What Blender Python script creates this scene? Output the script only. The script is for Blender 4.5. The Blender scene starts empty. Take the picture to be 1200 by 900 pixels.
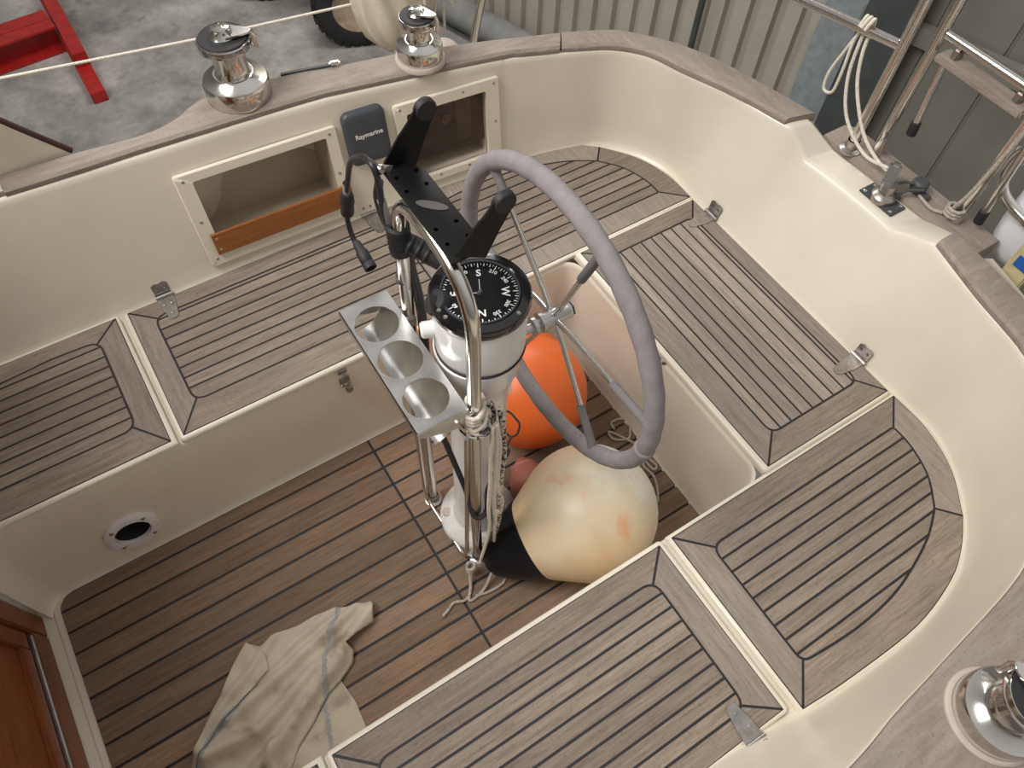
import bpy, bmesh, math, random
from mathutils import Vector, Matrix
random.seed(7)
D = bpy.data
SC = bpy.context.scene
COL = SC.collection
V = Vector
PI = math.pi

# ------------------------------------------------------------------ materials
def newmat(name):
    m = D.materials.new(name); m.use_nodes = True
    nt = m.node_tree; b = nt.nodes['Principled BSDF']
    return m, nt, b
def N(nt, t, **kw):
    n = nt.nodes.new(t)
    for k, v in kw.items(): setattr(n, k, v)
    return n
def ramp(nt, stops):
    r = N(nt, 'ShaderNodeValToRGB'); e = r.color_ramp.elements
    while len(e) < len(stops): e.new(0.5)
    for i, (p, c) in enumerate(stops):
        e[i].position = p; e[i].color = (c[0], c[1], c[2], 1)
    return r
def plain(name, col, rough=.5, metal=0., spec=.5, noise=0., nscale=20., bump=0., bscale=200., coat=0.):
    m, nt, b = newmat(name); L = nt.links
    b.inputs['Base Color'].default_value = (*col, 1)
    b.inputs['Roughness'].default_value = rough; b.inputs['Metallic'].default_value = metal
    b.inputs['Specular IOR Level'].default_value = spec
    b.inputs['Coat Weight'].default_value = coat
    tc = N(nt, 'ShaderNodeTexCoord')
    if noise:
        n = N(nt, 'ShaderNodeTexNoise'); n.inputs['Scale'].default_value = nscale; n.inputs['Detail'].default_value = 6
        L.new(tc.outputs['Object'], n.inputs['Vector'])
        r = ramp(nt, [(.3, [c * (1 - noise) for c in col]), (.7, [min(1, c * (1 + noise)) for c in col])])
        L.new(n.outputs['Fac'], r.inputs['Fac']); L.new(r.outputs['Color'], b.inputs['Base Color'])
    if bump:
        n2 = N(nt, 'ShaderNodeTexNoise'); n2.inputs['Scale'].default_value = bscale; n2.inputs['Detail'].default_value = 4
        L.new(tc.outputs['Object'], n2.inputs['Vector'])
        bp = N(nt, 'ShaderNodeBump'); bp.inputs['Strength'].default_value = bump; bp.inputs['Distance'].default_value = .002
        L.new(n2.outputs['Fac'], bp.inputs['Height']); L.new(bp.outputs['Normal'], b.inputs['Normal'])
    return m
def wood(name, dark, light, axis='X', stain=None, rough=.75, var=.16, stainamt=.5, cross=70., tintamt=.5):
    m, nt, b = newmat(name); L = nt.links
    tc = N(nt, 'ShaderNodeTexCoord'); geo = N(nt, 'ShaderNodeNewGeometry')
    off = N(nt, 'ShaderNodeVectorMath', operation='SCALE'); off.inputs[0].default_value = (7.3, 3.1, 5.7)
    L.new(geo.outputs['Random Per Island'], off.inputs['Scale'])
    add = N(nt, 'ShaderNodeVectorMath', operation='ADD')
    L.new(tc.outputs['Object'], add.inputs[0]); L.new(off.outputs[0], add.inputs[1])
    mp = N(nt, 'ShaderNodeMapping')
    mp.inputs['Scale'].default_value = (4.5, cross, cross) if axis == 'X' else (cross, 4.5, cross)
    L.new(add.outputs[0], mp.inputs['Vector'])
    n = N(nt, 'ShaderNodeTexNoise'); n.inputs['Scale'].default_value = 1.6; n.inputs['Detail'].default_value = 9; n.inputs['Roughness'].default_value = .78; n.inputs['Distortion'].default_value = .35
    L.new(mp.outputs[0], n.inputs['Vector'])
    r = ramp(nt, [(.32, dark), (.68, light)]); L.new(n.outputs['Fac'], r.inputs['Fac'])
    # per-plank tint
    tv = N(nt, 'ShaderNodeMapRange'); tv.inputs['To Min'].default_value = 1 - var; tv.inputs['To Max'].default_value = 1 + var
    L.new(geo.outputs['Random Per Island'], tv.inputs['Value'])
    mul = N(nt, 'ShaderNodeVectorMath', operation='SCALE'); L.new(r.outputs['Color'], mul.inputs[0]); L.new(tv.outputs[0], mul.inputs['Scale'])
    last = mul.outputs[0]
    # broad stains
    n2 = N(nt, 'ShaderNodeTexNoise'); n2.inputs['Scale'].default_value = 7; n2.inputs['Detail'].default_value = 7; n2.inputs['Roughness'].default_value = .65
    L.new(add.outputs[0], n2.inputs['Vector'])
    r2 = ramp(nt, [(.40, (0, 0, 0)), (.72, (1, 1, 1))]); L.new(n2.outputs['Fac'], r2.inputs['Fac'])
    mx = N(nt, 'ShaderNodeMix', data_type='RGBA'); mx.inputs[7].default_value = (*(stain or dark), 1)
    sc = N(nt, 'ShaderNodeMath', operation='MULTIPLY'); sc.inputs[1].default_value = stainamt
    L.new(r2.outputs['Color'], sc.inputs[0]); L.new(sc.outputs[0], mx.inputs[0]); L.new(last, mx.inputs[6])
    # speckles
    n3 = N(nt, 'ShaderNodeTexNoise'); n3.inputs['Scale'].default_value = 150; n3.inputs['Detail'].default_value = 3
    L.new(tc.outputs['Object'], n3.inputs['Vector'])
    r3 = ramp(nt, [(.60, (0, 0, 0)), (.70, (1, 1, 1))]); L.new(n3.outputs['Fac'], r3.inputs['Fac'])
    mx2 = N(nt, 'ShaderNodeMix', data_type='RGBA'); mx2.inputs[7].default_value = (*[c * .55 for c in dark], 1)
    s3 = N(nt, 'ShaderNodeMath', operation='MULTIPLY'); s3.inputs[1].default_value = .34
    L.new(r3.outputs['Color'], s3.inputs[0]); L.new(s3.outputs[0], mx2.inputs[0]); L.new(mx.outputs[2], mx2.inputs[6])
    L.new(mx2.outputs[2], b.inputs['Base Color'])
    b.inputs['Roughness'].default_value = rough; b.inputs['Specular IOR Level'].default_value = .25
    bp = N(nt, 'ShaderNodeBump'); bp.inputs['Strength'].default_value = .35; bp.inputs['Distance'].default_value = .0015
    L.new(n.outputs['Fac'], bp.inputs['Height']); L.new(bp.outputs['Normal'], b.inputs['Normal'])
    return m

M = {}
M['cream'] = plain('cream_gelcoat', (.725, .668, .560), .32, noise=.04, nscale=6)
M['cream_frame'] = plain('cream_plastic', (.76, .70, .58), .35)
M['teak_x'] = wood('weathered_teak_x', (.150, .115, .088), (.345, .283, .228), 'X', stain=(.19, .163, .142), stainamt=.45, var=.13)
M['teak_y'] = wood('weathered_teak_y', (.195, .160, .132), (.385, .326, .276), 'Y', stain=(.25, .225, .205), stainamt=.35)
M['cap_x'] = wood('cap_rail_teak', (.20, .158, .13), (.345, .295, .255), 'X', stain=(.33, .295, .262), stainamt=.6, cross=30)
M['cap_y'] = wood('cap_rail_teak_across', (.20, .158, .13), (.345, .295, .255), 'Y', stain=(.33, .295, .262), stainamt=.6, cross=30)
M['sole'] = wood('sole_teak', (.150, .092, .058), (.315, .212, .142), 'X', stain=(.165, .132, .106), stainamt=.5, var=.26)
M['varnish'] = wood('varnished_mahogany', (.13, .038, .011), (.23, .075, .022), 'Y', stain=(.2, .06, .02), stainamt=.3, rough=.3)
M['varnish_x'] = wood('varnished_teak_slat', (.22, .078, .022), (.36, .138, .042), 'X', stain=(.3, .1, .03), stainamt=.3, rough=.35)
M['caulk'] = plain('black_caulk', (.016, .015, .016), .6)
M['steel'] = plain('polished_stainless', (.70, .68, .65), .15, 1.0)
M['steel_b'] = plain('brushed_stainless', (.60, .60, .59), .30, 1.0, noise=.12, nscale=30)
M['steel_d'] = plain('dull_stainless', (.42, .40, .38), .34, 1.0, noise=.2, nscale=60)
M['black'] = plain('black_anodised', (.006, .006, .0065), .42, spec=.22)
M['rubber'] = plain('black_rubber', (.018, .018, .02), .6)
M['cable'] = plain('black_cable_sheath', (.02, .02, .022), .4)
M['grey_sleeve'] = plain('grey_heat_shrink', (.30, .30, .31), .35)
M['hole'] = plain('hole_black', (.001, .001, .001), .9, spec=0.)
M['gloss'] = plain('black_gloss_bezel', (.010, .010, .011), .12, coat=.5)
M['dial'] = plain('matt_black_card', (.006, .006, .007), .5, spec=.12)
M['ink'] = plain('white_print', (.82, .82, .80), .5)
M['cover'] = plain('slate_grey_plastic', (.052, .060, .072), .45)
M['suede'] = plain('grey_suede', (.285, .262, .270), .95, noise=.10, nscale=40, bump=.5, bscale=400, spec=.1)
M['suede_d'] = plain('grey_leather_sleeve', (.20, .19, .195), .85, noise=.1, nscale=50, bump=.4, bscale=300, spec=.15)
M['white'] = plain('white_paint', (.78, .78, .77), .25, coat=.3)
M['white_dirty'] = plain('white_paint_scuffed', (.70, .68, .66), .35, noise=.08, nscale=25)
M['orange'] = plain('orange_vinyl', (.78, .145, .022), .42, noise=.05, nscale=8)
M['pink'] = plain('faded_red_vinyl', (.50, .20, .155), .5, noise=.1, nscale=10)
M['fblack'] = plain('black_vinyl', (.005, .006, .008), .35, spec=.25)
M['redsteel'] = plain('red_painted_steel', (.33, .014, .012), .38, noise=.18, nscale=14)
M['rope'] = plain('white_braided_rope', (.72, .67, .58), .85, noise=.14, nscale=160, bump=.8, bscale=320)
M['rope_g'] = plain('soiled_thin_rope', (.42, .38, .32), .9, noise=.25, nscale=150, bump=.8, bscale=300)
M['tyre'] = plain('tyre_rubber', (.018, .018, .018), .8, noise=.2, nscale=20)
M['rim'] = plain('rusty_cream_rim', (.34, .26, .18), .6, noise=.3, nscale=12)
M['canvas'] = plain('cream_canvas', (.62, .56, .45), .9, noise=.08, nscale=12, bump=.3, bscale=60)
M['galv'] = plain('galvanised_sheet', (.31, .36, .39), .5, .3, noise=.16, nscale=18)
M['darksteel'] = plain('dark_steel_post', (.06, .07, .07), .55, noise=.15, nscale=10)
M['shedwall'] = plain('corrugated_cream_steel', (.40, .37, .32), .55, noise=.06, nscale=5)
M['shedpanel'] = plain('drab_shed_panel', (.22, .215, .185), .6, noise=.1, nscale=4)
M['kerb'] = plain('grey_kerb', (.17, .17, .165), .8, noise=.2, nscale=6)
M['fender_w'] = plain('white_vinyl', (.74, .76, .80), .4)
M['yellow'] = plain('worn_yellow_paint', (.60, .50, .28), .6, noise=.15, nscale=25)
M['blue'] = plain('blue_tape', (.02, .12, .42), .5)
M['inside'] = plain('cubby_liner', (.50, .44, .34), .6, noise=.06, nscale=8)
M['maroon'] = plain('maroon_rubber_edge', (.05, .014, .012), .45)
M['backing'] = plain('teak_winch_pad', (.50, .43, .38), .7, noise=.08, nscale=20)

# concrete
m, nt, b = newmat('shed_concrete'); L = nt.links
tc = N(nt, 'ShaderNodeTexCoord'); n1 = N(nt, 'ShaderNodeTexNoise'); n1.inputs['Scale'].default_value = 1.7; n1.inputs['Detail'].default_value = 10; n1.inputs['Roughness'].default_value = .68
L.new(tc.outputs['Object'], n1.inputs['Vector'])
r = ramp(nt, [(.33, (.13, .126, .118)), (.5, (.27, .26, .243)), (.66, (.44, .42, .39))]); L.new(n1.outputs['Fac'], r.inputs['Fac'])
n2 = N(nt, 'ShaderNodeTexNoise'); n2.inputs['Scale'].default_value = 9; n2.inputs['Detail'].default_value = 6
L.new(tc.outputs['Object'], n2.inputs['Vector']); r2 = ramp(nt, [(.58, (0, 0, 0)), (.74, (.6, .6, .6))]); L.new(n2.outputs['Fac'], r2.inputs['Fac'])
mx = N(nt, 'ShaderNodeMix', data_type='RGBA'); mx.inputs[7].default_value = (.12, .115, .105, 1)
L.new(r2.outputs['Color'], mx.inputs[0]); L.new(r.outputs['Color'], mx.inputs[6]); L.new(mx.outputs[2], b.inputs['Base Color']); b.inputs['Roughness'].default_value = .85
M['concrete'] = m

# cream fender: yellowed vinyl with an orange scuff and pale patch
m, nt, b = newmat('yellowed_fender_vinyl'); L = nt.links
tc = N(nt, 'ShaderNodeTexCoord')
n1 = N(nt, 'ShaderNodeTexNoise'); n1.inputs['Scale'].default_value = 4.5; n1.inputs['Detail'].default_value = 5
L.new(tc.outputs['Object'], n1.inputs['Vector'])
dp = N(nt, 'ShaderNodeVectorMath', operation='DOT_PRODUCT'); dp.inputs[1].default_value = (1.6, .9, .9); L.new(tc.outputs['Object'], dp.inputs[0])
ad = N(nt, 'ShaderNodeMath', operation='MULTIPLY_ADD'); ad.inputs[1].default_value = .55; L.new(dp.outputs['Value'], ad.inputs[0]); L.new(n1.outputs['Fac'], ad.inputs[2])
r = ramp(nt, [(.28, (.62, .46, .27)), (.52, (.70, .58, .40)), (.62, (.70, .60, .44)), (.68, (.72, .70, .60))]); L.new(ad.outputs[0], r.inputs['Fac'])
n2 = N(nt, 'ShaderNodeTexNoise'); n2.inputs['Scale'].default_value = 9; n2.inputs['Detail'].default_value = 5; n2.inputs['Distortion'].default_value = .6
mp = N(nt, 'ShaderNodeMapping'); mp.inputs['Location'].default_value = (2.1, .4, 1.7); L.new(tc.outputs['Object'], mp.inputs[0]); L.new(mp.outputs[0], n2.inputs['Vector'])
r2 = ramp(nt, [(.63, (0, 0, 0)), (.72, (.75, .75, .75))]); L.new(n2.outputs['Fac'], r2.inputs['Fac'])
mx = N(nt, 'ShaderNodeMix', data_type='RGBA'); mx.inputs[7].default_value = (.72, .36, .20, 1)
L.new(r2.outputs['Color'], mx.inputs[0]); L.new(r.outputs['Color'], mx.inputs[6]); L.new(mx.outputs[2], b.inputs['Base Color'])
b.inputs['Roughness'].default_value = .38
M['fender_c'] = m

# cloth
m, nt, b = newmat('stained_linen'); L = nt.links
tc = N(nt, 'ShaderNodeTexCoord'); n1 = N(nt, 'ShaderNodeTexNoise'); n1.inputs['Scale'].default_value = 14; n1.inputs['Detail'].default_value = 7
L.new(tc.outputs['Object'], n1.inputs['Vector'])
r = ramp(nt, [(.28, (.30, .25, .19)), (.44, (.50, .43, .34)), (.65, (.56, .49, .395))]); L.new(n1.outputs['Fac'], r.inputs['Fac']); L.new(r.outputs['Color'], b.inputs['Base Color'])
b.inputs['Roughness'].default_value = .95; b.inputs['Specular IOR Level'].default_value = .1
nb = N(nt, 'ShaderNodeTexNoise'); nb.inputs['Scale'].default_value = 500; L.new(tc.outputs['Object'], nb.inputs['Vector'])
bp = N(nt, 'ShaderNodeBump'); bp.inputs['Strength'].default_value = .4; bp.inputs['Distance'].default_value = .001; L.new(nb.outputs['Fac'], bp.inputs['Height']); L.new(bp.outputs['Normal'], b.inputs['Normal'])
M['cloth'] = m
M['cloth_stripe'] = plain('blue_grey_stripe', (.31, .32, .31), .95, noise=.12, nscale=60, spec=.1)

# tinted acrylic
m, nt, b = newmat('smoked_acrylic')
b.inputs['Base Color'].default_value = (.42, .34, .28, 1); b.inputs['Transmission Weight'].default_value = .92
b.inputs['Roughness'].default_value = .04; b.inputs['IOR'].default_value = 1.3
M['acrylic'] = m
# flecked rope
m, nt, b = newmat('flecked_rope'); L = nt.links
tc = N(nt, 'ShaderNodeTexCoord'); vo = N(nt, 'ShaderNodeTexVoronoi'); vo.inputs['Scale'].default_value = 170
L.new(tc.outputs['Object'], vo.inputs['Vector']); sp = N(nt, 'ShaderNodeSeparateColor'); L.new(vo.outputs['Color'], sp.inputs[0])
r = ramp(nt, [(.42, (.06, .06, .06)), (.5, (.60, .56, .49))]); L.new(sp.outputs[0], r.inputs['Fac']); L.new(r.outputs['Color'], b.inputs['Base Color']); b.inputs['Roughness'].default_value = .9
M['rope_f'] = m

# ------------------------------------------------------------------ mesh builder
def frame_from(d):
    d = d.normalized(); a = V((0, 0, 1)) if abs(d.z) < .9 else V((1, 0, 0))
    u = d.cross(a).normalized(); return u, d.cross(u).normalized()
def catmull(pts, n=8, closed=False):
    P = [V(p) for p in pts]; out = []; k = len(P)
    for i in range(k if closed else k - 1):
        p1, p2 = P[i], P[(i + 1) % k]
        p0 = P[(i - 1) % k] if (closed or i > 0) else p1 * 2 - p2
        p3 = P[(i + 2) % k] if (closed or i < k - 2) else p2 * 2 - p1
        for j in range(n):
            t = j / n
            out.append(.5 * ((2 * p1) + (p2 - p0) * t + (2 * p0 - 5 * p1 + 4 * p2 - p3) * t * t + (3 * p1 - p0 - 3 * p2 + p3) * t ** 3))
    if not closed: out.append(P[-1].copy())
    return out
def fillet(pts, rad, n=6):
    P = [V(p) for p in pts]; out = [P[0]]
    for i in range(1, len(P) - 1):
        a, p, b = P[i - 1], P[i], P[i + 1]
        d1 = (a - p); d2 = (b - p); r = min(rad, d1.length * .49, d2.length * .49)
        q1 = p + d1.normalized() * r; q2 = p + d2.normalized() * r
        for j in range(n + 1):
            t = j / n; out.append(q1 * (1 - t) ** 2 + p * 2 * t * (1 - t) + q2 * t * t)
    out.append(P[-1]); return out
class MB:
    def __init__(s): s.bm = bmesh.new()
    def poly3(s, pts, mi=0):
        vs = [s.bm.verts.new(p) for p in pts]
        try: f = s.bm.faces.new(vs); f.material_index = mi; return f
        except ValueError: return None
    def grid(s, rows, mi=0, closed=False, skip=None):
        R = [[s.bm.verts.new(p) for p in r] for r in rows]
        for i in range(len(R) - 1):
            n = len(R[i])
            for j in range(n if closed else n - 1):
                if skip and skip(i, j): continue
                f = s.bm.faces.new((R[i][j], R[i][(j + 1) % n], R[i + 1][(j + 1) % n], R[i + 1][j])); f.material_index = mi if not callable(mi) else mi(i, j)
        return R
    def prism(s, poly, z0, z1, mi=0, bev=0., top_mi=None):
        """poly: ccw list of (x,y)"""
        P = [V((p[0], p[1])) for p in poly]
        if area(P) < 0: P = P[::-1]
        if bev:
            Q = inset(P, bev)
            rings = [[V((p.x, p.y, z0)) for p in P], [V((p.x, p.y, z1 - bev)) for p in P], [V((p.x * .7 + q.x * .3, p.y * .7 + q.y * .3, z1 - bev * .3)) for p, q in zip(P, Q)], [V((q.x, q.y, z1)) for q in Q]]
        else: rings = [[V((p.x, p.y, z0)) for p in P], [V((p.x, p.y, z1)) for p in P]]
        R = s.grid(rings, mi, closed=True)
        f = s.bm.faces.new(R[-1]); f.material_index = mi if top_mi is None else top_mi
        f = s.bm.faces.new(R[0][::-1]); f.material_index = mi
    def box(s, c, size, mi=0, rot=None, bev=0., seg=2):
        t = bmesh.new(); bmesh.ops.create_cube(t, size=1)
        for v in t.verts: v.co = V((v.co.x * size[0], v.co.y * size[1], v.co.z * size[2]))
        if bev: bmesh.ops.bevel(t, geom=t.edges[:], offset=bev, segments=seg, affect='EDGES')
        s.merge(t, Matrix.Translation(V(c)) @ (rot.to_4x4() if rot else Matrix()), mi)
    def merge(s, t, mat=Matrix(), mi=None):
        mp = {v: s.bm.verts.new(mat @ v.co) for v in t.verts}
        for f in t.faces:
            try:
                g = s.bm.faces.new([mp[v] for v in f.verts]); g.material_index = f.material_index if mi is None else mi
            except ValueError: pass
        t.free()
    def tube(s, pts, r, seg=12, mi=0, cap=True, closed=False):
        P = [V(p) for p in pts]; n = len(P)
        rr = r if isinstance(r, (list, tuple)) else [r] * n
        T = []
        for i in range(n):
            a = P[(i - 1) % n] if (closed or i > 0) else P[i]; b = P[(i + 1) % n] if (closed or i < n - 1) else P[i]
            d = b - a; T.append(d.normalized() if d.length > 1e-9 else V((0, 0, 1)))
        u, w = frame_from(T[0]); rings = []
        for i in range(n):
            if i:
                u = u - T[i] * u.dot(T[i])
                u = u.normalized() if u.length > 1e-6 else frame_from(T[i])[0]
                w = T[i].cross(u)
            else: w = T[0].cross(u)
            rings.append([s.bm.verts.new(P[i] + (u * math.cos(2 * PI * k / seg) + w * math.sin(2 * PI * k / seg)) * rr[i]) for k in range(seg)])
        for i in range(n if closed else n - 1):
            A, B = rings[i], rings[(i + 1) % n]
            sh = 0
            if closed and i == n - 1:
                sh = min(range(seg), key=lambda q: (A[0].co - B[q].co).length)
            for k in range(seg):
                f = s.bm.faces.new((A[k], A[(k + 1) % seg], B[(k + 1 + sh) % seg], B[(k + sh) % seg])); f.material_index = mi
        if cap and not closed:
            s.bm.faces.new(rings[0][::-1]).material_index = mi; s.bm.faces.new(rings[-1]).material_index = mi
    def lathe(s, prof, o=(0, 0, 0), ax=(0, 0, 1), seg=40, mi=0, arc=None):
        o = V(o); d = V(ax).normalized(); u, w = frame_from(d); prev = None
        for (r, h) in prof:
            if r < 1e-6: ring = [s.bm.verts.new(o + d * h)]
            else: ring = [s.bm.verts.new(o + d * h + (u * math.cos(2 * PI * k / seg) + w * math.sin(2 * PI * k / seg)) * r) for k in range(seg)]
            if prev:
                for k in range(seg):
                    a = [prev[k % len(prev)], prev[(k + 1) % len(prev)], ring[(k + 1) % len(ring)], ring[k % len(ring)]]
                    a2 = []
                    for x in a:
                        if x not in a2: a2.append(x)
                    if len(a2) >= 3:
                        f = s.bm.faces.new(a2); f.material_index = mi
            prev = ring
    def plate(s, poly3, normal, th, mi=0):
        """planar polygon of 3-D points extruded along normal by th"""
        n = V(normal).normalized() * th
        A = [s.bm.verts.new(V(p)) for p in poly3]; B = [s.bm.verts.new(V(p) + n) for p in poly3]
        s.bm.faces.new(A[::-1]).material_index = mi; s.bm.faces.new(B).material_index = mi
        for i in range(len(A)):
            j = (i + 1) % len(A); s.bm.faces.new((A[i], A[j], B[j], B[i])).material_index = mi
    def text(s, body, size, mat, mi=0, depth=.0003):
        c = D.curves.new('t', 'FONT'); c.body = body; c.size = size; c.align_x = 'CENTER'; c.align_y = 'CENTER'; c.extrude = depth; c.resolution_u = 3; c.offset = size * .018
        o = D.objects.new('t', c); me = D.meshes.new_from_object(o)
        t = bmesh.new(); t.from_mesh(me); s.merge(t, mat, mi)
        D.objects.remove(o); D.curves.remove(c); D.meshes.remove(me)
    def build(s, name, mats, parent=None, local=False, angle=38):
        if not isinstance(mats, (list, tuple)): mats = [mats]
        bmesh.ops.remove_doubles(s.bm, verts=s.bm.verts, dist=1e-6)
        bmesh.ops.recalc_face_normals(s.bm, faces=s.bm.faces)
        me = D.meshes.new(name)
        off = V()
        p = parent
        while p: off += p.location; p = p.parent
        if parent is not None and not local:
            for v in s.bm.verts: v.co -= off
        s.bm.to_mesh(me); s.bm.free()
        for mm in mats: me.materials.append(mm)
        me.polygons.foreach_set('use_smooth', [True] * len(me.polygons))
        me.set_sharp_from_angle(angle=math.radians(angle))
        o = D.objects.new(name, me); COL.objects.link(o)
        if parent: o.parent = parent
        return o
def area(P): return .5 * sum(P[i].x * P[(i + 1) % len(P)].y - P[(i + 1) % len(P)].x * P[i].y for i in range(len(P)))
def inset(poly, d):
    P = [V((p[0], p[1])) for p in poly]
    if area(P) < 0: P = P[::-1]
    Q = [P[0]]
    for p in P[1:]:
        if (p - Q[-1]).length > 1e-5: Q.append(p)
    if (Q[0] - Q[-1]).length < 1e-5: Q.pop()
    P = Q; out = []
    for i in range(len(P)):
        a, p, b = P[i - 1], P[i], P[(i + 1) % len(P)]
        e1 = (p - a).normalized(); e2 = (b - p).normalized()
        n1 = V((-e1.y, e1.x)); n2 = V((-e2.y, e2.x)); h = n1 + n2
        h = h / max(.25, (1 + n1.dot(n2)))
        out.append(p + h * d)
    return out
def clip(poly, a, b, c):
    out = []
    for i in range(len(poly)):
        p, q = poly[i], poly[(i + 1) % len(poly)]
        fp = a * p.x + b * p.y - c; fq = a * q.x + b * q.y - c
        if fp >= 0: out.append(p)
        if fp * fq < 0: out.append(p + (q - p) * (fp / (fp - fq)))
    return out
def thing(name, label, cat, loc=(0, 0, 0), group=None):
    o = D.objects.new(name, None); COL.objects.link(o); o.location = loc; o.empty_display_size = .05
    o['label'] = label; o['category'] = cat
    if group: o['group'] = group
    return o
def tag(o, label, cat, group=None, kind=None):
    o['label'] = label; o['category'] = cat
    if group: o['group'] = group
    if kind: o['kind'] = kind
    return o
def struct(o): o['kind'] = 'structure'; return o
def circle(c, r, n=24, a0=0): return [V((c[0] + r * math.cos(a0 + 2 * PI * k / n), c[1] + r * math.sin(a0 + 2 * PI * k / n))) for k in range(n)]
def rrect(x0, y0, x1, y1, r, n=5):
    out = []
    for cx, cy, a in ((x1 - r, y1 - r, 0), (x0 + r, y1 - r, PI / 2), (x0 + r, y0 + r, PI), (x1 - r, y0 + r, 1.5 * PI)):
        for k in range(n + 1): out.append(V((cx + r * math.cos(a + k * PI / 2 / n), cy + r * math.sin(a + k * PI / 2 / n))))
    return out

# ------------------------------------------------------------------ camera
R = Matrix(((0.8445698999, -0.5344020317, 0.0334088709), (-0.4382042610, -0.7256983268, -0.5304139554), (0.3076990571, 0.4333317517, -0.8470802106)))
Rb = Matrix(((1, 0, 0), (0, -1, 0), (0, 0, -1))) @ R
cam = D.cameras.new('camera'); cam.sensor_width = 36; cam.lens = 903.073 * 36 / 1200; cam.clip_start = .02; cam.clip_end = 200
co = D.objects.new('camera', cam); COL.objects.link(co)
co.matrix_world = Matrix.Translation((-.144715, -.759938, 2.143799)) @ Rb.transposed().to_4x4()
SC.camera = co

# ------------------------------------------------------------------ cockpit shell
SEAT = .400
LEDGE = .384
# seat-back line / rim line pairs (bottom at seat level, top at rim level), far side round the stern to the near side
far_bot = [(-1.0, .892), (-.3, .888), (.2, .884), (.6, .875), (.975, .852)]
far_top = [(-1.0, 1.005), (-.33, .989), (.212, .965), (.566, .934), (.93, .895)]
def lerp(tab, x):
    for (a, b), (c, d) in zip(tab, tab[1:]):
        if x <= c: return b + (d - b) * (x - a) / (c - a)
    return tab[-1][1]
def zr(x): return .79 if x < .4 else (.79 - .05 * (x - .4) / .8 if x < 1.2 else .74)
openings = [(.000, .372, .478, .688), (.612, .862, .462, .682)]
# far straight wall with the two cubby openings
xs = sorted(set([-1.0 + .1 * k for k in range(20)] + [.93] + [v for o in openings for v in o[:2]]))
xs = [x for x in xs if x <= .931]
zfr = sorted(set([.478, .688, .462, .682]))
def far_pt(x, z):
    b = lerp(far_bot, x); t = lerp(far_top, x); k = (z - SEAT) / (zr(x) - SEAT)
    return V((x, b + (t - b) * k, z))
def wall_cols(x):
    b = lerp(far_bot, x); z1 = zr(x)
    col = [V((x, b - .018, LEDGE)), V((x, b - .012, LEDGE + .006)), V((x, b - .004, LEDGE + .013)), far_pt(x, .412)]
    col += [far_pt(x, z) for z in zfr] + [far_pt(x, z1 - .02), far_pt(x, z1 - .008), far_pt(x, z1 - .002) + V((0, .003, 0)), far_pt(x, z1) + V((0, .010, 0))]
    return col
W = MB()
cols = [wall_cols(x) for x in xs]
def skip(i, j):
    xm = (xs[i] + xs[i + 1]) / 2; zm = (cols[i][j].z + cols[i][j + 1].z) / 2
    return any(o[0] < xm < o[1] and o[2] < zm < o[3] for o in openings)
W.grid(cols, skip=skip)
struct(W.build('wall_starboard', M['cream'], angle=60))
# stern and near side
bot = [(.93, .8547), (.975, .852), (1.097, .83), (1.24, .786), (1.325, .706), (1.372, .61), (1.378, .52), (1.362, .42), (1.357, .30), (1.354, .19), (1.354, .03), (1.354, -.125), (1.355, -.225), (1.362, -.42), (1.366, -.55), (1.322, -.667), (1.25, -.764), (1.178, -.824), (1.091, -.869), (.93, -.902), (.715, -.903), (.573, -.893), (.446, -.872), (.2, -.862), (-.3, -.860), (-1.0, -.86)]
top = [(.93, .895), (.985, .882), (1.10, .850), (1.245, .798), (1.325, .714), (1.366, .604), (1.425, .452), (1.448, .36), (1.476, .265), (1.517, .19), (1.535, .03), (1.530, -.125), (1.483, -.238), (1.437, -.41), (1.398, -.575), (1.32, -.68), (1.20, -.785), (1.11, -.845), (.95, -.902), (.69, -.931), (.55, -.944), (.433, -.959), (.2, -.972), (-.3, -.990), (-1.0, -1.0)]
NB = 10
cb = catmull([(x, y, 0) for x, y in bot], NB); ct = catmull([(x, y, 0) for x, y in top], NB)
# transom dip: rim falls to .675 between y = .17 and y = -.20
def dip(y, x):
    if x < 1.3: return 0
    a, b, c, d = .262, .192, -.128, -.238
    if y >= a or y <= d: return 0.
    if y > b: return (a - y) / (a - b)
    if y < c: return (y - d) / (c - d)
    return 1.
DIP = .062
def rimz(p): return zr(p.x) - DIP * dip(p.y, p.x)
rows = []
for b, t in zip(cb, ct):
    inw = (b - V((.4, 0, 0))); inw.z = 0; inw.normalize()
    z1 = rimz(t); k = (z1 - SEAT) / (zr(t.x) - SEAT)
    tt = b.lerp(t, k)
    def P(z):
        q = b.lerp(tt, (z - SEAT) / (z1 - SEAT)); return V((q.x, q.y, z))
    rows.append([V((b.x, b.y, LEDGE)) - inw * .018, V((b.x, b.y, LEDGE + .006)) - inw * .012, V((b.x, b.y, LEDGE + .013)) - inw * .004, P(.412), P(.50), P(.60), P(z1 - .02), P(z1 - .008), P(z1 - .002) + inw * .003, P(z1) + inw * .010])
rows_all = rows
iT0 = min(range(len(ct)), key=lambda i: abs(ct[i].y - .36) + (0 if ct[i].x > 1.3 else 9)); iT1 = min(range(len(ct)), key=lambda i: abs(ct[i].y + .41) + (0 if ct[i].x > 1.3 else 9))
W = MB(); W.grid(rows[:iT0 + 1]); struct(W.build('wall_quarter', M['cream'], angle=60))
W = MB(); W.grid(rows[iT0:iT1 + 1]); struct(W.build('wall_transom', M['cream'], angle=60))
W = MB(); W.grid(rows[iT1:]); struct(W.build('wall_port', M['cream'], angle=60))

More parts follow.
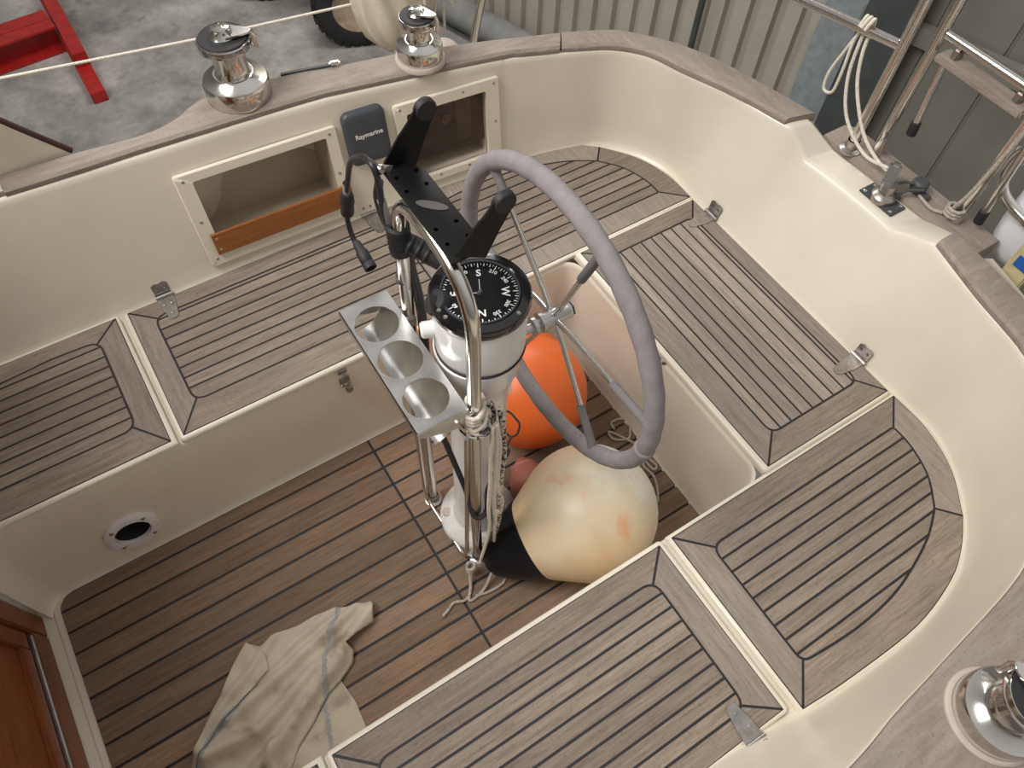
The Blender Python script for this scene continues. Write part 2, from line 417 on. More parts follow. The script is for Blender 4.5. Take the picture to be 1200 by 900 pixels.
# seat ledge, footwell walls and sole tray
W = MB()
FX0, FX1, FY = -.86, .893, .426
ring_far = [V((x, lerp(far_bot, x) - .016, LEDGE)) for x in xs if x > -1.0]
curve = [V((b.x, b.y, LEDGE)) - (V((b.x - .4, b.y, 0)).normalized()) * .017 for b in cb]
ia = min(range(len(curve)), key=lambda i: abs(curve[i].y - FY) + (0 if curve[i].x > 1 else 9)); ib = min(range(len(curve)), key=lambda i: abs(curve[i].y + FY) + (0 if curve[i].x > 1 else 9))
W.poly3([V((-1.0, FY, LEDGE)), V((FX1, FY, LEDGE))] + curve[ia::-1] + ring_far[::-1] + [V((-1.0, .87, LEDGE))])
W.poly3([V((FX1, FY, LEDGE))] + [V((FX1, -FY, LEDGE))] + curve[ib:ia - 1:-1])
W.poly3([V((FX1, -FY, LEDGE)), V((-1.0, -FY, LEDGE))] + curve[:ib - 1:-1])
prof = [(0, LEDGE), (.004, LEDGE - .004), (.006, LEDGE - .015), (.0100, .182), (.018, .074), (.025, .03), (.0295, .006), (.033, .003), (.034, .003)]
rows = []
for (d, z) in prof:
    lp = rrect(FX0 + d, -FY + d, FX1 - d, FY - d, .05)
    cut = max(k for k in range(len(lp)) if lp[k].y > FY - d - 1e-5)          # last point of the far side
    first = [k for k in range(len(lp)) if lp[k].y > FY - d - 1e-5 and lp[k].x > .5][-1]
    lp = lp[:first + 1] + [V((-.496, FY - d)), V((-.594, FY - d))] + lp[first + 1:]
    fwd = [k for k in range(len(lp)) if abs(lp[k].x - (FX0 + d)) < 1e-5 and lp[k].y > 0][-1]
    rows.append([V((p.x, p.y, z)) for p in lp])
# leave the doorway open at the forward end and a hole for the vent
W.grid(rows, closed=True, skip=lambda i, j: (j == fwd and i <= 6) or (j == first + 1 and i == 3))
W.poly3([p.copy() for p in rows[-1]])
struct(W.build('wall_footwell', M['cream'], angle=50))
# forward bulkhead with doorway
W = MB()
bx = -.862
def quad(y0, y1, z0, z1): W.poly3([V((bx, y0, z0)), V((bx, y1, z0)), V((bx, y1, z1)), V((bx, y0, z1))])
for y0, y1 in ((.3655, .50), (-.50, -.3655)): W.box((-.922, (y0 + y1) / 2, .19), (.120, y1 - y0, .392))
W.box((-.870, 0, -.028), (.094, .84, .062))
struct(W.build('wall_bulkhead', M['cream']))

# companionway door
DX = -.862
t = thing('companionway_door', 'varnished brown wooden companionway door with raised frame at the forward end of the sole', 'door', (DX, 0, .0))
B = MB()
for y in (.331, -.331): B.box((DX, y, .66), (.024, .064, 1.31), bev=.004)
B.box((DX, 0, .044), (.024, .598, .080), bev=.004); B.box((DX, 0, 1.29), (.024, .598, .05), bev=.004); B.build('door_frame', M['varnish'], t)
B = MB(); B.box((DX - .014, 0, .66), (.012, .60, 1.24), bev=.002); B.build('door_panel', M['varnish'], t)
B = MB(); B.box((DX + .006, 0, .090), (.016, .575, .009), bev=.003)
for y in (-.24, -.08, .08, .24): B.lathe([(.004, 0), (.004, .002), (0, .003)], (DX + .013, y, .090), (1, 0, 0), 12)
B.build('sill_strip', M['steel_b'], t)
B = MB()
for y in (.270, -.270): B.box((DX - .003, y, .68), (.014, .050, 1.16), bev=.003)
B.box((DX - .003, 0, .120), (.014, .49, .044), bev=.003); B.box((DX - .003, 0, 1.24), (.014, .49, .044), bev=.003)
B.build('panel_moulding', M['varnish'], t)
t.rotation_euler.y = -.08
# unseen deckhouse over the companionway, added and sized to shade the forward cockpit
W = MB()
def wbox(x0, x1, y0, y1, z0, z1, bev=.02): W.box(((x0 + x1) / 2, (y0 + y1) / 2, (z0 + z1) / 2), (x1 - x0, y1 - y0, z1 - z0), bev=bev)
wbox(-.98, -.93, .37, 1.0, .39, 1.52); wbox(-.98, -.93, -1.0, -.37, .39, 1.52); wbox(-.98, -.93, -.37, .37, 1.32, 1.52)
wbox(-3.2, -.95, .97, 1.02, .39, 1.52); wbox(-3.2, -.95, -1.02, -.97, .39, 1.52)
wbox(-3.2, -.80, -1.04, 1.04, 1.50, 1.56)
struct(W.build('wall_shade_deckhouse', M['cream']))

# ------------------------------------------------------------------ teak panels
GAP = .0060
def teak_panel(root, outer, inner, plank_axis, pitch, start, zt, rad=.035, wood_x='teak_x', wood_y='teak_y', board_mats=None, extra=None):
    """outer / inner: four chains of (x,y), chain i ends where i+1 begins (ccw)"""
    O = [[V((p[0], p[1])) for p in c] for c in outer]; I = [[V((p[0], p[1])) for p in c] for c in inner]
    n = len(I)
    arcs = []
    for i in range(n):
        a = I[i]; b = I[(i + 1) % n]; P = a[-1]
        d1 = (a[-2] - P); d2 = (b[1] - P); r = min(rad, d1.length * .8, d2.length * .8)
        A = P + d1.normalized() * r; C = P + d2.normalized() * r
        bz = lambda t: A * (1 - t) ** 2 + P * 2 * t * (1 - t) + C * t * t
        arcs.append(([A, bz(.17), bz(.34), bz(.5)], [bz(.5), bz(.66), bz(.83), C]))
    J = [arcs[i - 1][1] + I[i][1:-1] + arcs[i][0] for i in range(n)]
    full_in = [p for c in J for p in c[:-1]]; full_out = [p for c in O for p in c[:-1]]
    B = MB()
    B.prism(inset(full_out, .0006), zt - .006, zt - .0014, 0)
    # margin boards
    for i in range(n):
        poly = O[i] + J[i][::-1]
        m = (board_mats or 'xyxy')[i]
        B.prism(inset(poly, GAP / 2), zt - .004, zt, 1 if m == 'x' else 2)
    # planks
    P = inset(full_in, GAP / 2)
    lo = min((p.y if plank_axis == 'x' else p.x) for p in P); hi = max((p.y if plank_axis == 'x' else p.x) for p in P)
    edges = [lo]; s = start
    while s < hi - .006:
        if s > lo + .006: edges.append(s)
        s += pitch
    edges.append(hi)
    for a, c in zip(edges, edges[1:]):
        a2 = a + (GAP / 2 if a > lo else -1); c2 = c - (GAP / 2 if c < hi else -1)
        if plank_axis == 'x': Q = clip(clip(P, 0, 1, a2), 0, -1, -c2)
        else: Q = clip(clip(P, 1, 0, a2), -1, 0, -c2)
        if len(Q) >= 3 and abs(area(Q)) > 2e-5: B.prism(Q, zt - .004, zt, 1 if plank_axis == 'x' else 2)
    if extra: extra(B)
    return B.build('teak_planking', [M['caulk'], M[wood_x], M[wood_y]], root, angle=30)
def rect_chains(x0, y0, x1, y1):
    return [[(x0, y0), (x1, y0)], [(x1, y0), (x1, y1)], [(x1, y1), (x0, y1)], [(x0, y1), (x0, y0)]]
def cream_lid(root, poly, z0, z1, name='lid_moulding'):
    B = MB(); B.prism(poly, z0, z1, 0, bev=.007); return B.build(name, M['cream'], root, angle=60)
def mirror(ch): return [[(x, -y) for x, y in c[::-1]] for c in ch[::-1]]
ZT = SEAT + .0015
def hinge(root, at, ang, z, plate_tilt=0.):
    """strap hinge: tapered leaf on the lid and a short leaf on the wall; ang points from lid centre toward the wall"""
    Rz = Matrix.Rotation(ang, 3, 'Z'); o = V((at[0], at[1], z))
    B = MB()
    leaf = [(-.082, -.006), (-.074, -.013), (-.03, -.021), (0, -.022), (0, .022), (-.03, .021), (-.074, .013), (-.082, .006)]
    B.plate([o + Rz @ V((x, y, 0)) for x, y in leaf], (0, 0, 1), .003)
    B.tube([o + Rz @ V((.004, -.024, .006)), o + Rz @ V((.004, .024, .006))], .0055, 12)
    up = [(-.022, 0), (.022, 0), (.022, .034), (.012, .040), (0, .036), (-.012, .040), (-.022, .034)]
    B.plate([o + Rz @ V((.010 + h * .18, y, .006 + h)) for y, h in up], Rz @ V((1, 0, -.18)), .003)
    for x, y in ((-.06, 0), (-.025, -.010), (-.025, .010)):
        B.lathe([(.0045, 0), (.0045, .0012), (.002, .0018), (0, .0018)], o + Rz @ V((x, y, .003)), (0, 0, 1), 10)
    for y in (-.011, .011): B.lathe([(.0045, 0), (.004, .0015), (0, .0018)], o + Rz @ V((.0115, y, .026)), Rz @ V((-1, 0, .18)), 10)
    return B.build('hinge', M['steel_d'], root)

# far locker lid
LX0, LX1 = -.304, .552
t = thing('locker_lid', 'long teak planked locker lid on the far seat below the storage cubbies', 'seat hatch', (.12, .65, .385), 'cockpit locker lids')
cream_lid(t, rrect(LX0 - .012, .419, LX1 + .010, .884, .012), .386, SEAT)
teak_panel(t, rect_chains(LX0, .430, LX1, .880), rect_chains(-.244, .512, .480, .826), 'x', .0365, .826 - .013 - 7 * .0365, ZT)
hinge(t, (-.195, .878), PI / 2, ZT); hinge(t, (.44, .872), PI / 2, ZT)
def toggle_latch(root, o, ax_out, ax_side):
    o = V(o); a = V(ax_out); s = V(ax_side); u = V((0, 0, 1)); B = MB()
    rot = Matrix((s, a, u)).transposed()
    B.box(o + u * .045 + a * .002, (.026, .004, .018), rot=rot, bev=.0012); B.box(o + u * .040 + a * .007, (.010, .008, .008), rot=rot, bev=.002)
    B.box(o + a * .002, (.030, .004, .034), rot=rot, bev=.0012)
    B.tube([o + a * .008 + u * .018 - s * .008, o + a * .010 - u * .012 - s * .008], .0022, 8); B.tube([o + a * .008 + u * .018 + s * .008, o + a * .010 - u * .012 + s * .008], .0022, 8)
    B.tube([o + a * .006 - u * .010 - s * .014, o + a * .006 - u * .010 + s * .014], .005, 10)
    for k in (-.009, .009): B.lathe([(.003, 0), (.002, .0015), (0, .0016)], o + a * .004 + u * .006 + s * k, a, 8)
    pt = B.build('toggle_latch', M['steel_d'], root)
    B = MB(); B.box(o + a * .014 - u * .030 + s * .004, (.020, .009, .032), rot=rot, bev=.004); B.build('latch_lever', M['steel_d'], pt)
toggle_latch(t, (.124, .418, .330), (0, -1, 0), (1, 0, 0))

# near locker lid
t = thing('locker_lid', 'long teak planked locker lid on the near cockpit seat with one strap hinge in view', 'seat hatch', (.12, -.65, .385), 'cockpit locker lids')
cream_lid(t, rrect(LX0 - .012, -.870, LX1 + .008, -.420, .012), .386, SEAT)
teak_panel(t, rect_chains(LX0, -.862, LX1 - .004, -.431), rect_chains(-.238, -.815, .482, -.492), 'x', .0365, -.815 + .034, ZT)
hinge(t, (.452, -.872), -PI / 2, ZT + .002)

# forward fixed seats
for s, lab in ((1, 'short teak planked forward seat on the far side left of the long locker lid'), (-1, 'teak planked forward seat on the near side beyond the crumpled cloth')):
    t = thing('seat_panel', lab, 'seat', (-.65, .65 * s, .385), 'forward cockpit seats')
    P = [(-.99, .419), (-.322, .419), (-.326, .893), (-.99, .893)]
    if s < 0: P = [(x, max(-.866, -y)) for x, y in P]
    cream_lid(t, P, .386, SEAT, 'seat_moulding')
    yb = .880 if s > 0 else .856
    out = rect_chains(-.985, .430, -.334, yb)
    inn = [[(-.95, .512), (-.396, .512)], [(-.396, .512), (-.396, yb - .055)], [(-.396, yb - .055), (-.52, yb - .050), (-.66, yb - .06), (-.95, yb - .075)], [(-.95, yb - .075), (-.95, .512)]]
    teak_panel(t, out if s > 0 else mirror(out), inn if s > 0 else mirror(inn), 'x', .0365, .5485 if s > 0 else -.512 - 8 * .0365, ZT)

# quarter seats
qo = [[(.582, -.884), (.72, -.893), (.93, -.893), (1.085, -.861), (1.172, -.818), (1.236, -.768)],
      [(1.236, -.768), (1.312, -.666), (1.350, -.55), (1.352, -.431)],
      [(1.352, -.431), (.582, -.431)], [(.582, -.431), (.582, -.884)]]
qi = [[(.650, -.812), (.80, -.822), (.93, -.814), (1.03, -.790), (1.12, -.757), (1.190, -.716)],
      [(1.190, -.716), (1.245, -.645), (1.272, -.565), (1.276, -.500)],
      [(1.276, -.500), (.652, -.500)], [(.652, -.500), (.650, -.812)]]
def smooth2(c): return [(p.x, p.y) for p in catmull([(x, y, 0) for x, y in c], 5)]
qo = [smooth2(qo[0]), smooth2(qo[1])] + qo[2:]; qi = [smooth2(qi[0]), smooth2(qi[1])] + qi[2:]
def quarter(sgn, lab):
    t = thing('quarter_seat', lab, 'seat', (.95, .65 * sgn, .385), 'curved quarter seats')
    f = (lambda c: mirror(c)) if sgn > 0 else (lambda c: c)
    o = f(qo); i = f(qi)
    poly = [p for c in o for p in c[:-1]]
    P = [V((p.x, p.y)) for p in inset(poly, -.009)]
    P = [V((min(p.x, 1.358), p.y)) for p in P]
    cream_lid(t, P, .386, SEAT, 'seat_moulding')
    bm = 'xyxy'
    teak_panel(t, o, i, 'x', .0365, -.500 - 12 * .0365 if sgn < 0 else .5365, ZT, board_mats=bm, rad=.03)
quarter(-1, 'curved teak planked quarter seat in the near aft corner, right of the near locker lid')
quarter(1, 'curved teak planked quarter seat in the far aft corner behind the steering wheel')

# aft (helm) locker lid
t = thing('locker_lid', 'teak planked helm seat lid across the stern with two strap hinges, planks running athwartships', 'seat hatch', (1.12, 0, .385), 'cockpit locker lids')
cream_lid(t, rrect(.893, -.424, 1.349, .424, .012), .386, SEAT + .006)
teak_panel(t, rect_chains(.908, -.415, 1.345, .415), rect_chains(.982, -.348, 1.296, .355), 'y', .0385, 1.296 - .013 - 7 * .0385, SEAT + .0075, board_mats='xyxy', rad=.03)
hinge(t, (1.343, .332), 0, SEAT + .0075); hinge(t, (1.343, -.297), 0, SEAT + .0075)
toggle_latch(t, (.890, -.012, .345), (-1, 0, 0), (0, 1, 0))

# ------------------------------------------------------------------ sole panels (teak slats)
def sole_panel(x0, x1, round_left, label):
    t = thing('sole_panel', label, 'floor panel', ((x0 + x1) / 2, 0, 0), 'teak sole panels')
    P = rrect(x0, -.392, x1, .392, .045) if round_left else [V(p) for p in ((x0, -.392), (x1, -.392), (x1, .392), (x0, .392))]
    if not round_left: P = [V((x0, -.392)), V((x1 - .03, -.392)), V((x1, -.362)), V((x1, .362)), V((x1 - .03, .392)), V((x0, .392))]
    else: P = [V((x1, -.392)) if (p.x > x1 - .046 and p.y < 0) else (V((x1, .392)) if (p.x > x1 - .046 and p.y > 0) else p) for p in P]
    Q = []
    for p in P:
        if not Q or (p - Q[-1]).length > 1e-4: Q.append(p)
    B = MB(); B.prism([V((p.x - (.006 if (p.x < .14 and not round_left) else 0), p.y)) for p in Q], .0031, .0042, 0)
    y = .346 + .0645
    I = inset(Q, .001)
    edges = [-.392] + [.346 - .0645 * k for k in range(11, -1, -1)] + [.392]
    edges = [e for e in edges if -.3921 <= e <= .3921]
    for a, b in zip(edges, edges[1:]):
        if b - a < .012: continue
        C = clip(clip(I, 0, 1, a + .0036), 0, -1, -(b - .0036))
        if len(C) > 2: B.prism(C, .0035, .0078, 1, bev=.0014)
    B.build('teak_slats', [M['caulk'], M['sole']], t, angle=25)
sole_panel(-.806, .1335, True, 'forward teak slatted sole panel the crumpled cloth lies on')
sole_panel(.1385, .866, False, 'aft teak slatted sole panel under the pedestal and the ball fenders')

# ------------------------------------------------------------------ cap rails
out_far = [(-.40, 1.058), (-.237, 1.050), (-.10, 1.034), (-.02, 1.034), (.04, 1.052), (.09, 1.080), (.14, 1.090), (.33, 1.076), (.493, 1.048), (.692, 1.024), (.93, .975), (.996, .957), (1.14, .918)]
def ct_near(x, far=True):
    pass
inn_far = [(-.40, 1.002), (-.237, .994), (-.10, .990), (-.02, .986), (.04, .983), (.09, .980), (.14, .978), (.33, .966), (.493, .951), (.692, .931), (.93, .903), (.985, .890), (1.10, .858)]
def cap_piece(inner, outer, name, label, mat, n=6, sub=True, z=None):
    a = catmull([(x, y, 0) for x, y in inner], n); b = catmull([(x, y, 0) for x, y in outer], n)
    B = MB(); rows = []
    for p, q in zip(a, b):
        z0 = zr(p.x); d = (q - p); d.normalize()
        def w(v, z): return V((v.x, v.y, z))
        rows.append([w(p - d * .004, z0 - .006), w(p - d * .007, z0 + .004), w(p - d * .006, z0 + .012), w(p + d * .002, z0 + .019), w(q - d * .012, z0 + .019), w(q - d * .003, z0 + .015), w(q, z0 + .006), w(q - d * .002, z0 - .010)])
    R_ = B.grid(rows)
    B.bm.faces.new(R_[0]); B.bm.faces.new(R_[-1][::-1])
    for i in range(len(R_) - 1): B.bm.faces.new((R_[i][0], R_[i][-1], R_[i + 1][-1], R_[i + 1][0]))
    o = B.build(name, mat, angle=40); return tag(o, label, 'rail', 'teak cap rails')
cap_piece(inn_far, out_far, 'cap_rail', 'weathered grey teak cap rail along the far coaming carrying two winches', M['cap_x'])
ci = [(1.106, .858), (1.245, .805), (1.328, .72), (1.37, .608), (1.43, .452), (1.474, .285)]
cu = [(1.146, .918), (1.295, .858), (1.404, .738), (1.462, .63), (1.502, .508), (1.562, .262)]
cap_piece(ci, cu, 'cap_rail', 'weathered teak cap rail curving round the far aft corner to the transom dip', M['cap_y'])
ci = [(1.489, -.244), (1.443, -.41), (1.404, -.578), (1.326, -.686), (1.204, -.791), (1.112, -.851), (.953, -.908), (.69, -.937), (.55, -.950), (.433, -.965), (.2, -.978)]
cu = [(1.552, -.244), (1.520, -.464), (1.49, -.58), (1.43, -.73), (1.36, -.86), (1.25, -.98), (1.05, -1.10), (.74, -1.17), (.55, -1.19), (.433, -1.20), (.2, -1.21)]
cap_piece(ci, cu, 'cap_rail', 'wide weathered teak cap rail along the near coaming at the lower right', M['cap_x'])

# transom dip: bevelled cream ledge and teak aft deck strip
B = MB(); rows = []
for p in [r_[-1] for r_, q in zip(rows_all, ct) if q.x > 1.3 and -.30 < q.y < .29]:
    xo = 1.597 - (p.z - .678) * .70 - .03 * max(-1, min(1, p.y / .2)) * .3
    rows.append([p, V((p.x + .012, p.y, p.z + .0015)), V((xo - .008, p.y - .012, p.z + .0015)), V((xo + .004, p.y - .012, p.z - .006)), V((xo + .006, p.y - .012, .58))])
B.grid(rows); struct(B.build('trim_1', M['cream'], angle=30))
B = MB(); B.prism([(1.598, .235), (1.598, -.30), (1.705, -.30), (1.705, .205), (1.68, .235)], .64, .690, 0, bev=.006)
tag(B.build('aft_deck_strip', M['cap_y']), 'strip of grey teak decking outside the transom dip at the foot of the ladder', 'deck')
# outer skin of the coaming and hull (mostly hidden)
B = MB(); oc = [V((x, y, 0)) for x, y in out_far] + [V((x, y, 0)) for x, y in [(1.295, .858), (1.404, .738), (1.502, .508), (1.562, .262), (1.60, .1), (1.62, -.1), (1.618, -.22), (1.592, -.345), (1.545, -.53), (1.475, -.70), (1.36, -.86), (1.25, -.98), (1.05, -1.10), (.74, -1.17), (.2, -1.21), (-.4, -1.22)]]
rows = []
for p in oc:
    d = V((p.x - .2, p.y, 0)).normalized(); z0 = zr(p.x) - .01
    if p.x > 1.5 and -.24 < p.y < .25: z0 = .60
    rows.append([V((p.x, p.y, z0)) - d * .006, V((p.x, p.y, .50)) + d * .0, V((p.x, p.y, .36)) + d * .03, V((p.x, p.y, .34)) + d * .12, V((p.x, p.y, .0)) + d * .12, V((p.x, p.y, -.5)) - d * .05])
B.grid(rows); struct(B.build('wall_hull', M['cream'], angle=60))
# deckhouse end panel at the far left
B = MB(); B.plate([(-.40, 1.012, .60), (-.40, 1.012, .795), (-.75, 1.012, .86), (-.75, 1.012, .60)], (0, 1, 0), .05)
B.plate([(-.41, 1.058, .78), (-.228, 1.058, .78), (-.228, 1.058, .797), (-.283, 1.058, .868), (-.33, 1.058, .930), (-.52, 1.058, 1.16), (-.75, 1.058, 1.30), (-.75, 1.058, .78)], (0, 1, 0), .03)
t = tag(B.build('deckhouse_panel', M['cream']), 'cream deckhouse end panel with dark edging at far left of the cap rail', 'panel')
B = MB(); B.tube([(-.226, 1.066, .800), (-.283, 1.066, .873), (-.33, 1.066, .935), (-.52, 1.066, 1.165), (-.75, 1.066, 1.305)], .0085, 8); B.build('edge_trim', M['maroon'], t)

# ------------------------------------------------------------------ cubbies in the far coaming
def wall_frame(x0, x1, z0, z1):
    """basis on the far wall: returns function (x,z,out)->point, 'out' toward the cockpit"""
    p00 = far_pt(x0, z0); p10 = far_pt(x1, z0); p01 = far_pt(x0, z1)
    ex = (p10 - p00) / (x1 - x0); ez = (p01 - p00) / (z1 - z0); n = ex.cross(ez).normalized()
    if n.y > 0: n = -n
    return lambda x, z, o=0.: far_pt(x, z) + n * o
def cubby(root, F, fx0, fx1, fz0, fz1, ox0, ox1, oz0, oz1, depth):
    B = MB(); o2 = rrect(fx0, fz0, fx1, fz1, .008, 3); i2 = rrect(ox0, oz0, ox1, oz1, .006, 3)
    rows = [[F(p.x, p.y, .001) for p in o2], [F(p.x, p.y, .008) for p in o2], [F(p.x + (.003 if p.x < (fx0 + fx1) / 2 else -.003), p.y + (.003 if p.y < (fz0 + fz1) / 2 else -.003), .011) for p in o2], [F(p.x, p.y, .011) for p in i2], [F(p.x, p.y, -.012) for p in i2]]
    B.grid(rows, closed=True); B.build('frame', M['cream_frame'], root, angle=35)
    B = MB(); i3 = rrect(ox0, oz0, ox1, oz1, .006, 3)
    R_ = B.grid([[F(p.x, p.y, -.004) for p in i3], [F(p.x, p.y, -depth) for p in i3]], closed=True); B.bm.faces.new(R_[-1]); B.build('liner', M['inside'], root)
    B0 = None
    w = .5 * ((ox0 - fx0)); pts = []
    for k in range(4): pts += [(fx0 + w + (fx1 - fx0 - 2 * w) * k / 3, fz0 + w), (fx0 + w + (fx1 - fx0 - 2 * w) * k / 3, fz1 - w * .9)]
    pts += [(fx0 + w, (fz0 + fz1) / 2), (fx1 - w, (fz0 + fz1) / 2)]
    for (x, z) in pts:
        B = MB(); o = F(x, z, .011); nn = F(x, z, 1) - F(x, z, 0)
        B.lathe([(.0042, 0), (.0038, .0012), (.0012, .0014), (0, .0006)], o, nn, 10); B.build('screw', M['steel_d'], root)
F = wall_frame(-.045, .41, .43, .72)
t = thing('storage_cubby', 'open framed storage cubby with varnished slat set in the far coaming', 'cubby', far_pt(.18, .43))
cubby(t, F, -.043, .405, .432, .715, .000, .372, .478, .688, .16)
B = MB(); P = [F(x, z, .013) for x, z in [(-.014, .470), (.402, .470), (.402, .532), (-.014, .532)]]; B.plate(P, F(0, 0, 1) - F(0, 0, 0), .010)
sl = B.build('retaining_slat', M['varnish_x'], t)
for x in (-.002, .39):
    for z in (.484, .518):
        B = MB(); B.lathe([(.004, 0), (.003, .001), (0, .0012)], F(x, z, .023), F(0, 0, 1) - F(0, 0, 0), 8); B.build('screw', M['steel'], sl)
B = MB(); B.box(F(.325, .66, -.10), (.05, .02, .03), bev=.003); B.build('clear_box', M['ink'], t)
F2 = wall_frame(.575, .91, .43, .72)
t = thing('instrument_cubby', 'framed instrument cubby with smoked panel in the far coaming behind the black bracket', 'cubby', far_pt(.74, .43))
cubby(t, F2, .576, .906, .436, .717, .612, .862, .462, .682, .12)
B = MB(); B.plate([F2(x, z, -.020) for x, z in [(.614, .512), (.860, .512), (.860, .680), (.614, .680)]], F2(0, 0, 1) - F2(0, 0, 0), .004); B.build('smoked_panel', M['acrylic'], t)
B = MB(); B.plate([F2(x, z, -.095) for x, z in [(.614, .464), (.80, .464), (.80, .680), (.614, .680)]], F2(0, 0, 1) - F2(0, 0, 0), .01); B.build('instrument_board', plain('dark_engine_panel', (.05, .032, .025), .4), t)
nn = F2(0, 0, 1) - F2(0, 0, 0)
for (x, z, r) in ((.675, .61, .040),):
    B = MB(); B.lathe([(r, 0), (r, .012), (r * .85, .014), (r * .85, .006), (0, .006)], F2(x, z, -.085), nn, 28); B.build('gauge', plain('gauge_grey', (.12, .10, .09), .3), t)
B = MB(); B.lathe([(.016, 0), (.016, .008), (.010, .010), (.010, .014), (0, .014)], F2(.765, .575, -.085), nn, 20); B.build('key_switch', M['steel_d'], t)
B = MB(); B.box(F2(.68, .525, -.082), (.07, .01, .02), bev=.002); B.build('warning_strip', plain('grey_plastic_strip', (.10, .08, .07), .4), t)

# instrument cover with lettering
F3 = wall_frame(.42, .56, .57, .74)
t = thing('instrument_cover', 'slate grey plastic instrument sun cover between the two cubbies', 'cover', far_pt(.485, .58))
B = MB(); rows = []
for (d, o) in ((0, .0), (0, .016), (.004, .021), (.012, .0235), (.03, .024)):
    rows.append([F3(p.x, p.y, o) for p in rrect(.424 + d, .578 + d, .548 - d, .738 - d, max(.022 - d * .4, .005), 5)])
R_ = B.grid(rows, closed=True); B.bm.faces.new(R_[-1]); B.build('cover_shell', M['cover'], t, angle=50)
B = MB(); ex = (F3(1, .6) - F3(0, .6)).normalized(); ez = (F3(.5, 1) - F3(.5, 0)).normalized(); n3 = (F3(0, 0, 1) - F3(0, 0, 0)).normalized(); o3 = F3(.490, .668, .0245)
mt = Matrix(((ex.x, ez.x, n3.x, o3.x), (ex.y, ez.y, n3.y, o3.y), (ex.z, ez.z, n3.z, o3.z), (0, 0, 0, 1)))
B.text('Raymarine', .0195, mt); B.build('lettering', M['ink'], t)

# round vent on the footwell side
t = thing('round_vent', 'white flanged round vent in the far footwell side near the companionway', 'vent', (-.545, .413, .13))
B = MB(); oct_ = circle((0, 0), .076, 8, PI / 8); rnd = []
for i in range(8):
    a, p, b = oct_[i - 1], oct_[i], oct_[(i + 1) % 8]
    for tt in (.0, .5, 1.): rnd.append((p + (a - p) * .28) * (1 - tt) ** 2 + p * 2 * tt * (1 - tt) + (p + (b - p) * .28) * tt * tt)
vp = lambda x, z, o: V((-.545 + x, .4118 + .075 * z - o, .128 + z))
hole = [V((.047 * p.normalized().x, .047 * p.normalized().y)) for p in rnd]
B.grid([[vp(p.x, p.y, 0) for p in rnd], [vp(p.x, p.y, .010) for p in rnd], [vp(p.x * .95, p.y * .95, .013) for p in rnd], [vp(p.x, p.y, .013) for p in hole], [vp(p.x * .97, p.y * .97, -.0) for p in hole]], closed=True)
B.build('flange', M['white_dirty'], t, angle=40)
B = MB(); B.grid([[vp(p.x * .97, p.y * .97, .002) for p in hole], [vp(p.x * .9, p.y * .9, -.05) for p in hole]], closed=True); B.poly3([vp(p.x * .9, p.y * .9, -.05) for p in hole]); B.build('duct', M['rubber'], t)
B = MB(); B.lathe([(.010, 0), (.010, .004), (.006, .006), (0, .006)], vp(.0, .012, -.03), (0, -1, 0), 14); B.build('inner_boss', M['steel_d'], t)
for a in (45, 135, 225, 315):
    B = MB(); B.lathe([(.006, 0), (.005, .002), (0, .003)], vp(.0595 * math.cos(math.radians(a)), .0595 * math.sin(math.radians(a)), .013), (0, -1, 0), 10); B.build('screw', M['steel_d'], t)

# ------------------------------------------------------------------ pedestal, compass, wheel
PX, PY = .305, 0.
SOLE = .0079
t = thing('steering_pedestal', 'white steering pedestal column standing on the aft sole panel', 'pedestal', (PX, PY, SOLE))
B = MB(); B.lathe([(.0, 0), (.113, 0), (.113, .016), (.108, .024), (.085, .034), (.074, .042), (.070, .06)], (PX, PY, SOLE), seg=48); fl = B.build('base_flange', M['white_dirty'], t)
for k in range(4):
    a = math.radians(62 + 90 * k); B = MB(); o = V((PX + .092 * math.cos(a), PY + .092 * math.sin(a), SOLE + .030))
    B.lathe([(.014, -.006), (.014, .003), (.012, .005), (0, .005)], o, seg=16); B.box(o + V((0, 0, .0052)), (.02, .0025, .001)); B.build('bolt_cap', M['backing'], fl)
B = MB(); B.lathe([(.071, .05), (.068, .10), (.066, .60), (.067, .74), (.074, .79), (.086, .825), (.088, .87), (.089, .886), (.084, .889), (0, .889)], (PX, PY, 0), seg=48)
B.build('column', M['white'], t)
B = MB(); B.lathe([(.0, -.01), (.030, -.01), (.030, .055), (.022, .066), (0, .066)], (PX + .03, PY, .846), (1, 0, 0), 28); B.build('shaft_housing', M['white'], t)
B = MB(); B.box((PX + .055, PY - .02, .74), (.02, .035, .10), bev=.004); B.build('access_cover', M['white'], t)

t = thing('binnacle_compass', 'white bowled steering compass with black bezel and degree card on top of the pedestal', 'compass', (PX + .006, PY, .89))
CX, CY = PX + .006, PY
B = MB(); B.lathe([(.0, .891), (.086, .891), (.089, .895), (.0905, .905), (.0905, 1.018), (.088, 1.024), (.0, 1.024)], (CX, CY, 0), seg=56); B.build('bowl', M['white'], t)
B = MB(); B.lathe([(.0885, .8885), (.0915, .889), (.0915, .893), (.0885, .8935)], (CX, CY, 0), seg=56); B.build('gasket', M['rubber'], t)
B = MB(); B.lathe([(.088, 1.020), (.0945, 1.022), (.096, 1.028), (.096, 1.040), (.093, 1.045), (.078, 1.047), (.0735, 1.044), (.0735, 1.030)], (CX, CY, 0), seg=64); bz = B.build('bezel', M['gloss'], t)
B = MB(); B.lathe([(.0745, 1.0440), (.0735, 1.0475), (.0715, 1.0478), (.0705, 1.044)], (CX, CY, 0), seg=64); B.build('lens_ring', M['cover'], t)
